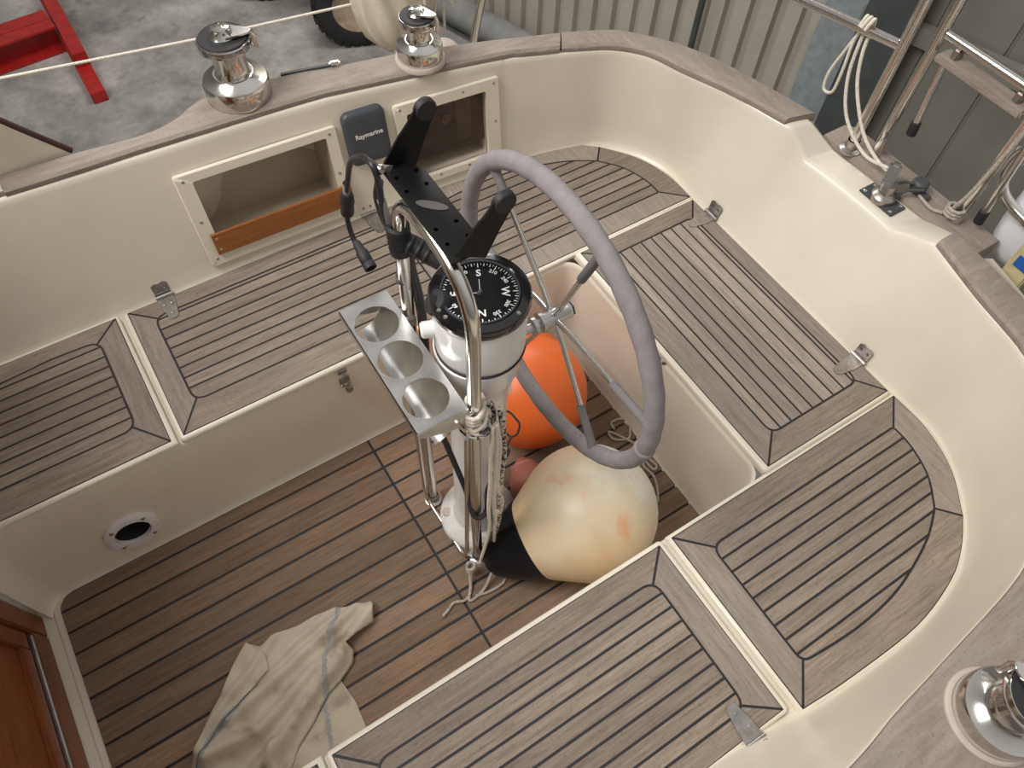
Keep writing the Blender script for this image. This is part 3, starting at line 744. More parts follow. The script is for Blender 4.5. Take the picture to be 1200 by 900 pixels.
for a in (63 + 45 - 60, 63 - 130, 63 + 130, 180):
    aa = math.radians(a); B = MB(); B.lathe([(.0045, 0), (.004, .0015), (0, .002)], (CX + .0855 * math.cos(aa), CY + .0855 * math.sin(aa), 1.0455), seg=12); B.build('screw', M['steel_d'], bz)
B = MB(); B.lathe([(0, 1.0405), (.0735, 1.0405), (.0735, 1.030)], (CX, CY, 0), seg=64); card = B.build('compass_card', M['dial'], t)
B = MB(); ZC = 1.0412
for d in range(0, 360, 5):
    a = math.radians(63 - (d - 180)); big = d % 30 == 0; mid = d % 10 == 0
    r0, r1 = (.060 if big else (.0635 if mid else .066)), .0705
    u = V((math.cos(a), math.sin(a), 0)); w = V((-u.y, u.x, 0)) * (.0009 if mid else .0006); c = V((CX, CY, ZC))
    B.plate([c + u * r0 - w, c + u * r1 - w, c + u * r1 + w, c + u * r0 + w], (0, 0, 1), .0002)
def card_text(txt, ang, r, size):
    a = math.radians(ang); u = V((math.cos(a), math.sin(a), 0)); x = V((u.y, -u.x, 0)); o = V((CX, CY, ZC)) + u * r
    B.text(txt, size, Matrix(((x.x, u.x, 0, o.x), (x.y, u.y, 0, o.y), (0, 0, 1, o.z), (0, 0, 0, 1))), depth=.0002)
for d, s in ((0, 'N'), (90, 'E'), (180, 'S'), (270, 'W')): card_text(s, 63 - (d - 180), .046, .0215)
for d in range(0, 360, 30):
    if d % 90: card_text(str(d), 63 - (d - 180), .0545, .0105)
for a in (63, 63 + 90): 
    u = V((math.cos(math.radians(a)), math.sin(math.radians(a)), 0)); w = V((-u.y, u.x, 0)) * .0005; c = V((CX, CY, ZC))
    B.plate([c + u * .004 - w, c + u * .032 - w, c + u * .032 + w, c + u * .004 + w], (0, 0, 1), .0002)
B.build('card_markings', M['ink'], card)
B = MB(); B.lathe([(.006, 1.0405), (.004, 1.046), (.0, 1.048)], (CX, CY, 0), seg=16); B.build('pivot_pin', M['cover'], t)
kd = V((-.62, .18, .78)).normalized(); ko = V((CX - .072, CY + .022, 1.030))
B = MB(); B.lathe([(.0, -.012), (.024, -.012), (.026, -.006), (.026, .012), (.023, .017), (.010, .0185), (.009, .015), (0, .015)], ko, kd, 28); B.build('light_unit', M['rubber'], t)
B = MB(); B.lathe([(0, 0), (.015, 0), (.017, .006), (.017, .030), (.013, .035), (0, .035)], (CX - .075, CY + .030, .950), (-.9, .35, 0), 20); B.build('side_boss', M['white'], t)

WX, WZ, WR = .485, .848, .338
t = thing('steering_wheel', 'large grey suede wrapped steering wheel with six stainless spokes', 'steering wheel', (WX, 0, WZ))
nrm = 120
def wp(a, r, dx=0): return V((WX + dx, r * math.cos(a), WZ + r * math.sin(a)))
B = MB(); B.tube([wp(2 * PI * k / nrm, WR) for k in range(nrm)], [.0195 + .0006 * math.sin(k * 1.7) for k in range(nrm)], 18, closed=True)
rimo = B.build('rim', M['suede'], t, angle=80)
B = MB(); a0 = math.radians(188); B.tube([wp(a0 - .03, WR), wp(a0 - .012, WR), wp(a0 + .012, WR), wp(a0 + .03, WR)], [.0196, .0218, .0218, .0196], 18); B.build('wrap_seam', M['suede'], rimo, angle=80)
# stitching on the inside of the wrap
B = MB()
for k in range(90):
    a = 2 * PI * k / 90; B.tube([wp(a - .010, WR - .0192, -.003), wp(a + .010, WR - .0192, .003)], .0009, 5)
B.build('stitching', M['suede_d'], rimo)
for i, a in enumerate((44, 110, 174, 231, 293, 352)):
    aa = math.radians(a); B = MB()
    B.tube([wp(aa, .014, .004), wp(aa, .06, .006), wp(aa, WR - .01, 0)], [.0068, .0066, .0060], 10); sp = B.build('spoke', M['steel'], t)
    r0 = (.24, .205, .21, .215, .24, .22)[i]
    B = MB(); B.tube([wp(aa, r0, .0015), wp(aa, r0 + .004, .0015), wp(aa, WR - .03, .0003), wp(aa, WR - .012, 0)], [.0076, .0094, .0096, .0125], 12); B.build('spoke_sleeve', M['suede_d'], sp)
B = MB(); B.lathe([(0, -.03), (.023, -.03), (.023, -.022), (.018, -.020), (.018, .036), (.0195, .038), (.0195, .044), (0, .044)], (WX, 0, WZ), (1, 0, 0), 28); B.build('hub', M['steel_b'], t)
B = MB(); B.lathe([(.0185, 0), (.0185, .006), (.010, .008), (0, .008)], (WX + .044, 0, WZ), (1, 0, 0), 6); B.build('hub_nut', M['cover'], t)
B = MB(); B.lathe([(.011, -.05), (.011, .0)], (WX - .025, 0, WZ), (1, 0, 0), 20); B.lathe([(.011, 0), (.021, 0), (.021, .008), (.011, .008)], (WX - .048, 0, WZ), (1, 0, 0), 20); B.build('shaft', M['steel_b'], t)

# pedestal guard
GX = .225
t = thing('pedestal_guard', 'polished stainless tube hoop guard standing over the front of the pedestal', 'guard', (GX, 0, SOLE))
path = fillet([(GX + .012, -.108, SOLE), (GX, -.120, .30), (GX, -.121, 1.225), (GX, .130, 1.242), (GX, .141, .90), (GX - .010, .112, SOLE)], .115, 10)
B = MB(); B.tube(path, .0135, 16); B.build('hoop', M['steel'], t, angle=80)
for y, x in ((-.108, GX + .012), (.112, GX - .010)):
    B = MB(); B.lathe([(0, 0), (.026, 0), (.026, .005), (.017, .008), (.016, .03), (.0136, .032)], (x, y, SOLE), seg=24); B.build('foot_flange', M['steel_d'], t)
# black padding / clamps on the hoop
B = MB(); B.lathe([(.0165, 0), (.021, .004), (.0215, .07), (.0165, .075)], (GX, .138, 1.065), (0, 0, 1), 18)
for h in (.02, .035, .05): B.lathe([(.0222, h), (.0225, h + .003), (.0222, h + .006)], (GX, .138, 1.065), (0, 0, 1), 18)
B.build('rubber_wrap', M['rubber'], t)
B = MB(); B.lathe([(.0138, 0), (.016, .001), (.016, .012), (.0138, .013)], (GX, .141, .985), (0, 0, 1), 18); B.build('hose_clamp', M['darksteel'], t)
B = MB(); B.tube([(GX - .002, .140, 1.105), (.245, .118, 1.092), (.262, .090, 1.080), (.272, .072, 1.072)], [.017, .018, .018, .014], 14)
for k in (.3, .5, .7): p = V((GX, .140, 1.105)).lerp(V((.27, .075, 1.075)), k); B.lathe([(.0185, -.003), (.0198, 0), (.0185, .003)], p, V((.047, -.065, -.03)), 14)
B.build('cable_gland', M['rubber'], t)

# cup holder tray
t = thing('drink_holder', 'stainless drink holder tray with three round holes clamped to the guard', 'drink holder', (.155, .035, .86))
x0, x1, y0, y1, zt = .100, .208, -.126, .200, .900
B = MB(); holes = [((x0 + x1) / 2 - .002, .135), ((x0 + x1) / 2 - .002, .036), ((x0 + x1) / 2 - .002, -.066)]
hr = .0445
# top sheet made of three square fields each with a round hole, plus end strips
ys = [y1] + [(holes[i][1] + holes[i + 1][1]) / 2 for i in range(2)] + [y0]
TH = .002
for zz, flip in ((zt, 0), (zt - TH, 1)):
    for (hx, hy), ya, yb in zip(holes, ys, ys[1:]):
        n = 32; C = [V((hx + hr * math.cos(2 * PI * k / n), hy + hr * math.sin(2 * PI * k / n), zz)) for k in range(n)]
        Q = []
        for k in range(n):
            c, s_ = math.cos(2 * PI * k / n), math.sin(2 * PI * k / n)
            f = min([((x1 if c > 0 else x0) - hx) / c if abs(c) > 1e-6 else 9, ((ya if s_ > 0 else yb) - hy) / s_ if abs(s_) > 1e-6 else 9])
            Q.append(V((hx + c * f, hy + s_ * f, zz)))
        # square corners
        for k in range(n):
            k2 = (k + 1) % n; a, b = Q[k], Q[k2]
            pts = [C[k], a]
            if abs(a.x - b.x) > 1e-6 and abs(a.y - b.y) > 1e-6:
                pts.append(V((a.x if abs(abs(a.x - hx) - abs((x1 if a.x > hx else x0) - hx)) < 1e-6 else b.x, a.y if abs(a.y - ya) < 1e-6 or abs(a.y - yb) < 1e-6 else b.y, zz)))
            pts += [b, C[k2]]; B.poly3(pts)
for (hx, hy) in holes:
    B.grid([[V((hx + hr * math.cos(2 * PI * k / 32), hy + hr * math.sin(2 * PI * k / 32), z)) for k in range(32)] for z in (zt, zt - TH)], closed=True)
B.box(((x0 + .001), (y0 + y1) / 2, zt - .009), (.002, y1 - y0, .018)); 
B.build('top_sheet', M['steel_b'], t, angle=30)
# curved cradle sheet below the holes, running from the aft edge forward
rows = []
for k in range(13):
    a = k / 12; xx = x1 - .000 - .070 * a; z = zt - .002 - .078 * math.sin(a * PI / 2) ** .8
    rows.append([V((xx, y0 + .004, z)), V((xx, y1 - .004, z))])
B = MB(); B.grid(rows); B.grid([[p + V((-.0015, 0, -.0015)) for p in r_] for r_ in rows]); B.build('cradle_sheet', M['steel_b'], t, angle=60)
# end flange
B = MB(); fl_ = [V((x0, y0, zt - .001)), V((x1, y0, zt - .001)), V((x1 + .012, y0, zt - .045)), V((x1 - .01, y0, zt - .055)), V((x0 + .07, y0, zt - .050)), V((x0 + .02, y0, zt - .028)), V((x0, y0, zt - .016))]
B.plate(fl_, (0, -1, 0), .002); B.build('end_flange', M['steel_b'], t)
B = MB(); B.plate([p + V((0, y1 - y0, 0)) for p in fl_], (0, 1, 0), .002); B.build('end_flange', M['steel_b'], t)
B = MB(); B.tube(fillet([(x1 - .025, y0 - .004, zt - .030), (x1 - .015, y0 - .010, zt - .060), (x1 + .005, y0 - .012, zt - .075), (x1 + .022, y0 - .004, zt - .065)], .012), .003, 8); B.build('spring_clip', M['steel'], t)
for y in (.136, -.118): B = MB(); B.box((x1 + .010, y, zt - .03), (.030, .030, .03), bev=.003); B.build('mount_clamp', M['steel_d'], t)

# thin folding support rod below the tray
t = thing('support_bracket', 'thin bent stainless rod frame below the drink holder resting on the sole', 'bracket', (.20, 0, SOLE))
B = MB(); B.tube(fillet([(.190, .100, .80), (.192, .112, .10), (.198, .116, SOLE + .006), (.202, -.094, SOLE + .006), (.206, -.100, .06), (.212, -.112, .75)], .03, 6), .0062, 10); B.build('rod_frame', M['steel'], t, angle=80)
B = MB(); B.box((.200, .012, SOLE + .006), (.012, .07, .010), bev=.003); B.build('rod_joint', M['steel_d'], t)

# black display bracket
t = thing('display_bracket', 'matt black U shaped display mounting bracket with two upright arms on top of the guard', 'bracket', (.245, .06, 1.255))
pc = [V((.222, .172, 1.262)), V((.262, .172, 1.262)), V((.262, .172, 1.262))]
B = MB()
BZ = 1.256
plate_p = [(.212, .150), (.248, .162), (.278, .120), (.282, -.055), (.262, -.082), (.236, -.082), (.226, .06)]
n_ = len(plate_p)
def bhole(B, x, y, r): B.lathe([(r, 0), (r, .0006), (0, .0007)], (x, y, BZ + .004), seg=12)
B.prism([(.214, .152), (.214, -.082), (.276, -.082), (.276, .118), (.250, .152)], BZ, BZ + .004, bev=.001)
B.build('base_plate', M['black'], t)
for y in (.12, .085, -.01, -.045):
    for x in (.226, .262):
        B = MB(); bhole(B, x, y, .0035); B.build('screw_hole', M['hole'], t)
B = MB(); 
slot = [V((.246 + .019 * math.cos(a_) + .006 * math.sin(a_), .038 - .019 * math.cos(a_) + .006 * math.sin(a_), BZ + .0042)) for a_ in [2 * PI * k / 28 for k in range(28)]]
B.plate(slot, (0, 0, 1), .0008); B.build('cable_slot', plain('slot_grey', (.085, .08, .075), .6), t)
def arm(yc, sgn, name):
    B = MB()
    base = V((.248, yc, BZ)); up = V((.50, .03 * sgn, .80)).normalized(); w = V((1, 0, -.62)).normalized(); nrm_ = up.cross(w).normalized()
    L_ = .104; pts = [(-.033, -.002), (.030, -.002), (.022, L_ * .55), (.020, L_ - .012)] + [(.019 * math.cos(a_), L_ - .004 + .019 * math.sin(a_)) for a_ in [PI * k / 8 for k in range(9)]] + [(-.022, L_ - .03), (-.028, L_ * .45)]
    B.plate([base + w * a_ + up * b_ - nrm_ * .002 for a_, b_ in pts], nrm_, .004)
    ao = B.build('upright_arm', M['black'], t, angle=30)
    tip = base + up * (L_ - .002)
    B = MB(); B.lathe([(.0, -.006), (.017, -.006), (.019, -.003), (.019, .006), (.012, .009), (.008, .009), (.007, .004), (0, .004)], tip, nrm_, 22); B.build('pivot_knob', M['rubber'], ao)
    B = MB(); B.box(tip + nrm_ * .009, (.006, .024, .004), rot=Matrix((w, up, nrm_)).transposed(), bev=.001); B.build('pivot_bolt', M['steel_d'], ao)
    return ao
arm(.148, 1, 'a'); arm(-.080, -1, 'b')
B = MB(); B.lathe([(0, -.004), (.008, -.004), (.008, .006), (.004, .010), (.004, .022), (0, .022)], (.212, .146, BZ + .008), (-.5, .3, .8), 8); B.build('wing_bolt', M['steel'], t)

# cables
t = thing('instrument_cable', 'black instrument cable looping up and hanging down beside the guard ending in a plug', 'cable', (.2, .2, 1.0))
B = MB(); B.tube(catmull([(.222, .160, 1.07), (.206, .150, 1.16), (.203, .140, 1.235), (.200, .148, 1.275), (.200, .190, 1.262), (.200, .250, 1.205), (.200, .292, 1.12), (.200, .318, 1.056), (.200, .335, .994), (.200, .332, .960), (.200, .318, .940), (.200, .300, .935)], 7), .0055, 10); B.build('cable', M['cable'], t, angle=80)
def barrel(a, b, prof, name, mat, sub=None):
    a, b = V(a), V(b); B = MB(); L_ = (b - a).length; B.lathe([(r, h * L_) for r, h in prof], a, b - a, 18); return B.build(name, mat, sub or t)
barrel((.200, .306, 1.085), (.200, .330, 1.005), [(0, 0), (.009, 0), (.013, .12), (.0135, .2), (.0135, .8), (.013, .88), (.008, 1), (0, 1)], 'ferrite_choke', M['rubber'])
barrel((.200, .300, 1.115), (.200, .308, 1.082), [(.0062, 0), (.0066, .1), (.0066, 1)], 'grey_sleeve', M['grey_sleeve'])
barrel((.200, .312, .945), (.200, .248, .925), [(0, 0), (.007, 0), (.009, .1), (.010, .3), (.013, .42), (.013, .75), (.0115, .78), (.0135, .82), (.0135, 1), (.010, 1), (.010, .9), (0, .9)], 'plug', M['rubber'])
barrel((.2045, .146, 1.205), (.221, .157, 1.085), [(.0062, 0), (.0075, .04), (.0075, 1), (.006, 1.02)], 'grey_sleeve', M['grey_sleeve'])
t = thing('instrument_cable', 'thick black cable running down the far guard leg behind the drink holder', 'cable', (.24, .15, .9))
B = MB(); B.tube(catmull([(.208, .152, 1.235), (.205, .160, 1.19), (.216, .160, 1.12), (.240, .150, 1.07), (.242, .138, 1.0), (.246, .130, .94), (.244, .118, .86), (.236, .105, .74)], 7), [.008] * 20 + [.010] * 30, 10); B.build('cable', M['cable'], t, angle=80)

# ------------------------------------------------------------------ ropes on the guard leg
gx, gy = GX, -.121
t = thing('hanging_rope', 'white and flecked rope hitched round the near guard leg with long tails hanging', 'rope', (gx, gy, .84))
B = MB()
def coil(n, r, z0, z1, ph=0):
    return [V((gx + (r + .004 * math.sin(k * .9)) * math.cos(ph + 2 * PI * k / 14), gy + (r + .004 * math.sin(k * .9)) * math.sin(ph + 2 * PI * k / 14), z0 + (z1 - z0) * k / (n * 14) + .006 * math.sin(k * .55 + ph))) for k in range(n * 14 + 1)]
B.tube(coil(4, .0205, .892, .825), .0052, 8); B.tube(catmull([(gx + .02, gy - .012, .87), (gx + .005, gy - .026, .85), (gx - .018, gy - .018, .825), (gx - .022, gy + .0, .80)], 6), .0050, 8)
B.build('hitch', M['rope'], t, angle=80)
B = MB(); B.tube(coil(2, .029, .842, .802, 1.2), .0050, 8); B.tube(catmull([(gx + .03, gy + .0, .86), (gx + .045, gy + .01, .84), (gx + .045, gy + .0, .80), (gx + .028, gy - .012, .81)], 6), .0052, 8); B.build('flecked_turns', M['rope_f'], t, angle=80)
tails = [
 ('rope', [(.010, -.024, .83), (.004, -.028, .74), (.006, -.026, .60), (.004, -.024, .45), (.010, -.020, .30), (.002, -.018, .20), (-.006, -.014, .06)]),
 ('rope', [(.020, -.022, .83), (.020, -.026, .70), (.018, -.024, .55), (.022, -.022, .40), (.030, -.018, .30)]),
 ('rope', [(.026, -.014, .82), (.032, -.020, .72), (.030, -.018, .56), (.040, -.014, .47), (.052, -.010, .40), (.046, -.012, .34), (.034, -.016, .37), (.030, -.014, .30), (.034, -.012, .16)]),
]
for mk, pts in tails:
    B = MB(); B.tube(catmull([(gx + x + .012 * min(1, z / .2), gy + y - .008, z) for x, y, z in pts], 8), .0046, 8); B.build('tail', M[mk], t, angle=80)
for pts in ([(.040, .0, .84), (.050, -.006, .72), (.048, -.004, .56), (.054, .002, .42), (.050, .0, .26), (.046, .004, .14)], [(.040, -.012, .82), (.046, -.016, .68), (.042, -.012, .50), (.046, -.010, .32), (.040, -.004, .20)]):
    B = MB(); B.tube(catmull([(gx + x + .012 * min(1, z / .2), gy + y - .008, z) for x, y, z in pts], 8), .0062, 8); B.build('tail', M['rope_f'], t, angle=80)

t = thing('bungee_cord', 'black bungee cord with wire hook wrapped round the near guard leg', 'cord', (.23, -.1, .4))
B = MB(); B.tube(catmull([(.195, -.030, .66), (.205, -.062, .56), (.214, -.096, .46), (.212, -.130, .392), (.228, -.142, .380), (.250, -.132, .385), (.270, -.100, .40), (.300, -.085, .44), (.322, -.080, .475)], 7), .0068, 10); B.build('cord', M['rubber'], t, angle=80)
barrel((.312, -.082, .462), (.338, -.074, .512), [(0, 0), (.010, 0), (.012, .3), (.009, .6), (.012, .8), (.010, 1), (0, 1)], 'ferrule', M['rubber'])
B = MB(); B.tube(fillet([(.336, -.075, .508), (.352, -.070, .555), (.366, -.075, .560), (.378, -.068, .590), (.358, -.050, .640), (.340, -.046, .655)], .012, 5), .0026, 8); B.tube([(.352, -.070, .555), (.340, -.056, .575), (.334, -.050, .585)], .0026, 8); B.build('hook', M['darksteel'], t)

# ------------------------------------------------------------------ fenders
def ball_fender(name, label, mat, c, r, axis, mats_tip, tip0=.165, Lt=.335, loop=True):
    t = thing(name, label, 'fender', (c[0], c[1], c[2] - r), 'ball fenders on the sole')
    ax = V(axis).normalized(); prof = []
    k0 = 1.02
    for k in range(0, 19):
        a = PI - k * (PI - k0) / 18; prof.append((r * math.sin(a), r * math.cos(a)))
    r1, h1 = prof[-1]; sl = -math.tan(k0 - PI / 2 + PI / 2) 
    # cone from tangency point on
    hh = tip0 * r / .19; tang = -1 / math.tan(k0) * -1
    slope = -(math.cos(k0) / math.sin(k0))  # dr/dh of tangent
    slope = -math.cos(k0) / math.sin(k0)
    rb = max(.03, r1 + slope * (hh - h1) * .92)
    prof[-1] = (r1, h1); prof += [(r1 + slope * (hh - h1) * .45, h1 + (hh - h1) * .5), (rb, hh)]
    prof[0] = (0, -r)
    B = MB(); B.lathe(prof, c, ax, 56); body = B.build('body', mat, t, angle=70)
    LL = Lt * r / .19
    B = MB(); B.lathe([(rb * .985, hh - .004), (rb * 1.03, hh), (rb * 1.02, hh + .006), (rb * .80, hh + (LL - hh) * .40), (rb * .52, hh + (LL - hh) * .78), (rb * .40, hh + (LL - hh) * .93), (rb * .28, LL), (0, LL)], c, ax, 48); B.build('end_cone', mats_tip, t, angle=60)
    return t
CF = V((.521, -.217, SOLE + .187))
tipd = V((.225, -.150, .052)) - CF
ball_fender('ball_fender', 'large yellowed cream ball fender with black cone end lying below the wheel', M['fender_c'], CF, .187, tipd, M['fblack'], tip0=.176, Lt=.322)
OF = V((.600, .195, SOLE + .172))
ball_fender('ball_fender', 'bright orange ball fender lying behind the pedestal on the sole', M['orange'], OF, .172, V((.3, .55, -.15)), M['orange'], tip0=.15, Lt=.24)
ball_fender('small_fender', 'small faded red fender wedged between the pedestal foot and the cream fender', M['pink'], V((.472, -.012, SOLE + .058)), .058, V((.2, .8, 0)), M['pink'], Lt=.26)
# lanyard of the cream fender
t = thing('fender_lanyard', 'frayed thin rope tied through the black fender tip trailing over the sole', 'rope', (.18, -.17, SOLE))
B = MB()
zf = SOLE + .006
for pts in ([(.225, -.150, .075), (.20, -.14, .06), (.188, -.145, .045), (.172, -.175, .02), (.155, -.198, zf), (.150, -.205, zf), (.162, -.210, zf), (.205, -.200, .02), (.250, -.172, .06), (.262, -.160, .085)],
            [(.196, -.140, .055), (.182, -.160, .03), (.162, -.190, zf), (.138, -.200, zf), (.110, -.190, zf), (.085, -.200, zf), (.066, -.206, zf)],
            [(.200, -.145, .06), (.225, -.150, .062), (.250, -.155, .075), (.262, -.160, .088)], [(.172, -.205, zf), (.210, -.215, zf), (.25, -.215, zf), (.27, -.205, zf)]):
    B.tube(catmull(pts, 7), .0042, 8)
B.build('cord', M['rope_g'], t, angle=80)
B = MB(); B.tube([V((.194 + .012 * math.cos(k * .9), -.142 + .010 * math.sin(k * .9), .050 + .0025 * k - .012)) for k in range(18)], .0048, 8); B.build('knot', M['rope_g'], t, angle=80)
B = MB(); B.tube(catmull([(.816, .02, zf), (.822, .044, zf), (.855, .040, zf), (.872, .020, zf), (.855, -.012, zf), (.835, -.03, zf), (.800, -.015, zf), (.79, .004, zf), (.80, .018, zf), (.842, -.065, zf + .003), (.832, -.10, zf + .003), (.835, -.155, zf), (.852, -.150, zf), (.842, -.118, zf), (.818, -.130, zf), (.822, -.175, zf), (.806, -.215, zf), (.78, -.25, zf)], 7), .0042, 8)
tag(B.build('loose_rope', M['rope_g'], angle=80), 'thin grey rope lying in loops on the sole against the stern footwell wall', 'rope')

# ------------------------------------------------------------------ cloth on the sole
def inside(p, poly):
    c = False; j = len(poly) - 1
    for i in range(len(poly)):
        a, b = poly[i], poly[j]
        if (a[1] > p[1]) != (b[1] > p[1]) and p[0] < (b[0] - a[0]) * (p[1] - a[1]) / (b[1] - a[1]) + a[0]: c = not c
        j = i
    return c
def segd(p, a, b):
    ab = (b[0] - a[0], b[1] - a[1]); t_ = max(0, min(1, ((p[0] - a[0]) * ab[0] + (p[1] - a[1]) * ab[1]) / (ab[0] ** 2 + ab[1] ** 2 + 1e-12)))
    dx, dy = p[0] - a[0] - ab[0] * t_, p[1] - a[1] - ab[1] * t_; return math.hypot(dx, dy), t_
def sheet(B, outline, hfun, mifun, step=.008):
    step *= .6
    P = outline; xs_ = [p[0] for p in P]; ys_ = [p[1] for p in P]
    t = bmesh.new()
    dense = []
    for i in range(len(P)):
        a, b = V(P[i]), V(P[(i + 1) % len(P)]); n = max(1, int((b - a).length / step))
        for k in range(n): dense.append(a.lerp(b, k / n))
    from mathutils.geometry import delaunay_2d_cdt
    pts = [V((p[0], p[1])) for p in dense]; edges = [(i, (i + 1) % len(dense)) for i in range(len(dense))]
    x = min(xs_); row = 0
    while x < max(xs_):
        y = min(ys_) + (step / 2 if row % 2 else 0)
        while y < max(ys_):
            if inside((x, y), P) and min(segd((x, y), P[i], P[(i + 1) % len(P)])[0] for i in range(len(P))) > step * .6: pts.append(V((x, y)))
            y += step
        x += step * .87; row += 1
    vs, es, fs, *_ = delaunay_2d_cdt(pts, edges, [], 1, 1e-6)
    bv = [t.verts.new((v.x, v.y, hfun(v.x, v.y))) for v in vs]
    for f in fs:
        cx = sum(vs[i].x for i in f) / len(f); cy = sum(vs[i].y for i in f) / len(f)
        ff = t.faces.new([bv[i] for i in f]); ff.material_index = mifun(cx, cy)
    B.merge(t)
ridge_lines = [([(-.083, -.088), (-.188, -.134), (-.30, -.155), (-.46, -.215), (-.60, -.20)], .030, .020), ([(-.12, -.06), (-.24, -.085), (-.36, -.115), (-.52, -.150)], .022, .016), ([(-.215, -.165), (-.30, -.20), (-.40, -.25), (-.52, -.30), (-.65, -.33)], .030, .020), ([(-.35, -.02), (-.43, -.07), (-.50, -.10), (-.62, -.17)], .014, .014), ([(-.45, -.27), (-.47, -.33), (-.52, -.39)], .026, .018), ([(-.18, -.04), (-.30, -.06), (-.42, -.10)], .012, .012)]
def ridged(x, y, base):
    h = base
    for pl, amp, w in ridge_lines:
        d, k = min(((segd((x, y), a, b)[0], i) for i, (a, b) in enumerate(zip(pl, pl[1:]))))
        h += amp * math.exp(-(d / w) ** 2)
    h += .0022 * math.sin(x * 70 + y * 30) + .0018 * math.sin(y * 95 - x * 22)
    return max(h, SOLE + .001)
def stripes(lines, w):
    return lambda x, y: 1 if min(min(segd((x, y), a, b)[0] for a, b in zip(l, l[1:])) for l in lines) < w else 0
B = MB()
low = [(-.20, -.19), (-.242, -.209), (-.232, -.28), (-.236, -.345), (-.285, -.392), (-.72, -.392), (-.70, -.30), (-.45, -.20)]
sheet(B, low, lambda x, y: SOLE + .003 + .0016 * (1 + math.sin(x * 60 + y * 41)), stripes([[(-.285, -.185), (-.31, -.27), (-.348, -.40)]], .0055), .010)
main = [(-.64, -.225), (-.605, -.17), (-.53, -.098), (-.455, -.030), (-.412, .003), (-.385, -.022), (-.335, -.012), (-.28, -.022), (-.225, -.024), (-.171, -.033), (-.140, -.052), (-.083, -.070), (-.082, -.084), (-.102, -.122), (-.150, -.128), (-.188, -.138), (-.180, -.162), (-.196, -.188), (-.242, -.212), (-.285, -.225), (-.34, -.265), (-.40, -.30), (-.46, -.36), (-.50, -.392), (-.74, -.392), (-.71, -.30)]
sheet(B, main, lambda x, y: ridged(x, y, SOLE + .009), stripes([[(-.165, -.038), (-.180, -.06), (-.214, -.088), (-.232, -.122), (-.252, -.146), (-.262, -.17), (-.292, -.23)], [(-.455, -.115), (-.52, -.150), (-.575, -.168), (-.65, -.24)]], .0065), .008)
flap = [(-.412, .006), (-.380, -.052), (-.388, -.094), (-.47, -.122), (-.56, -.158), (-.62, -.20), (-.655, -.25), (-.66, -.235), (-.615, -.172), (-.535, -.098), (-.46, -.028)]
sheet(B, flap, lambda x, y: ridged(x, y, SOLE + .017), stripes([[(-.50, -.130), (-.58, -.168), (-.66, -.245)]], .005), .008)
cl = tag(B.build('cleaning_cloth', [M['cloth'], M['cloth_stripe']], angle=180), 'crumpled stained beige cloth with blue grey stripes lying on the teak sole', 'cloth')
sol = cl.modifiers.new('thickness', 'SOLIDIFY'); sol.thickness = .0014; sol.offset = 1

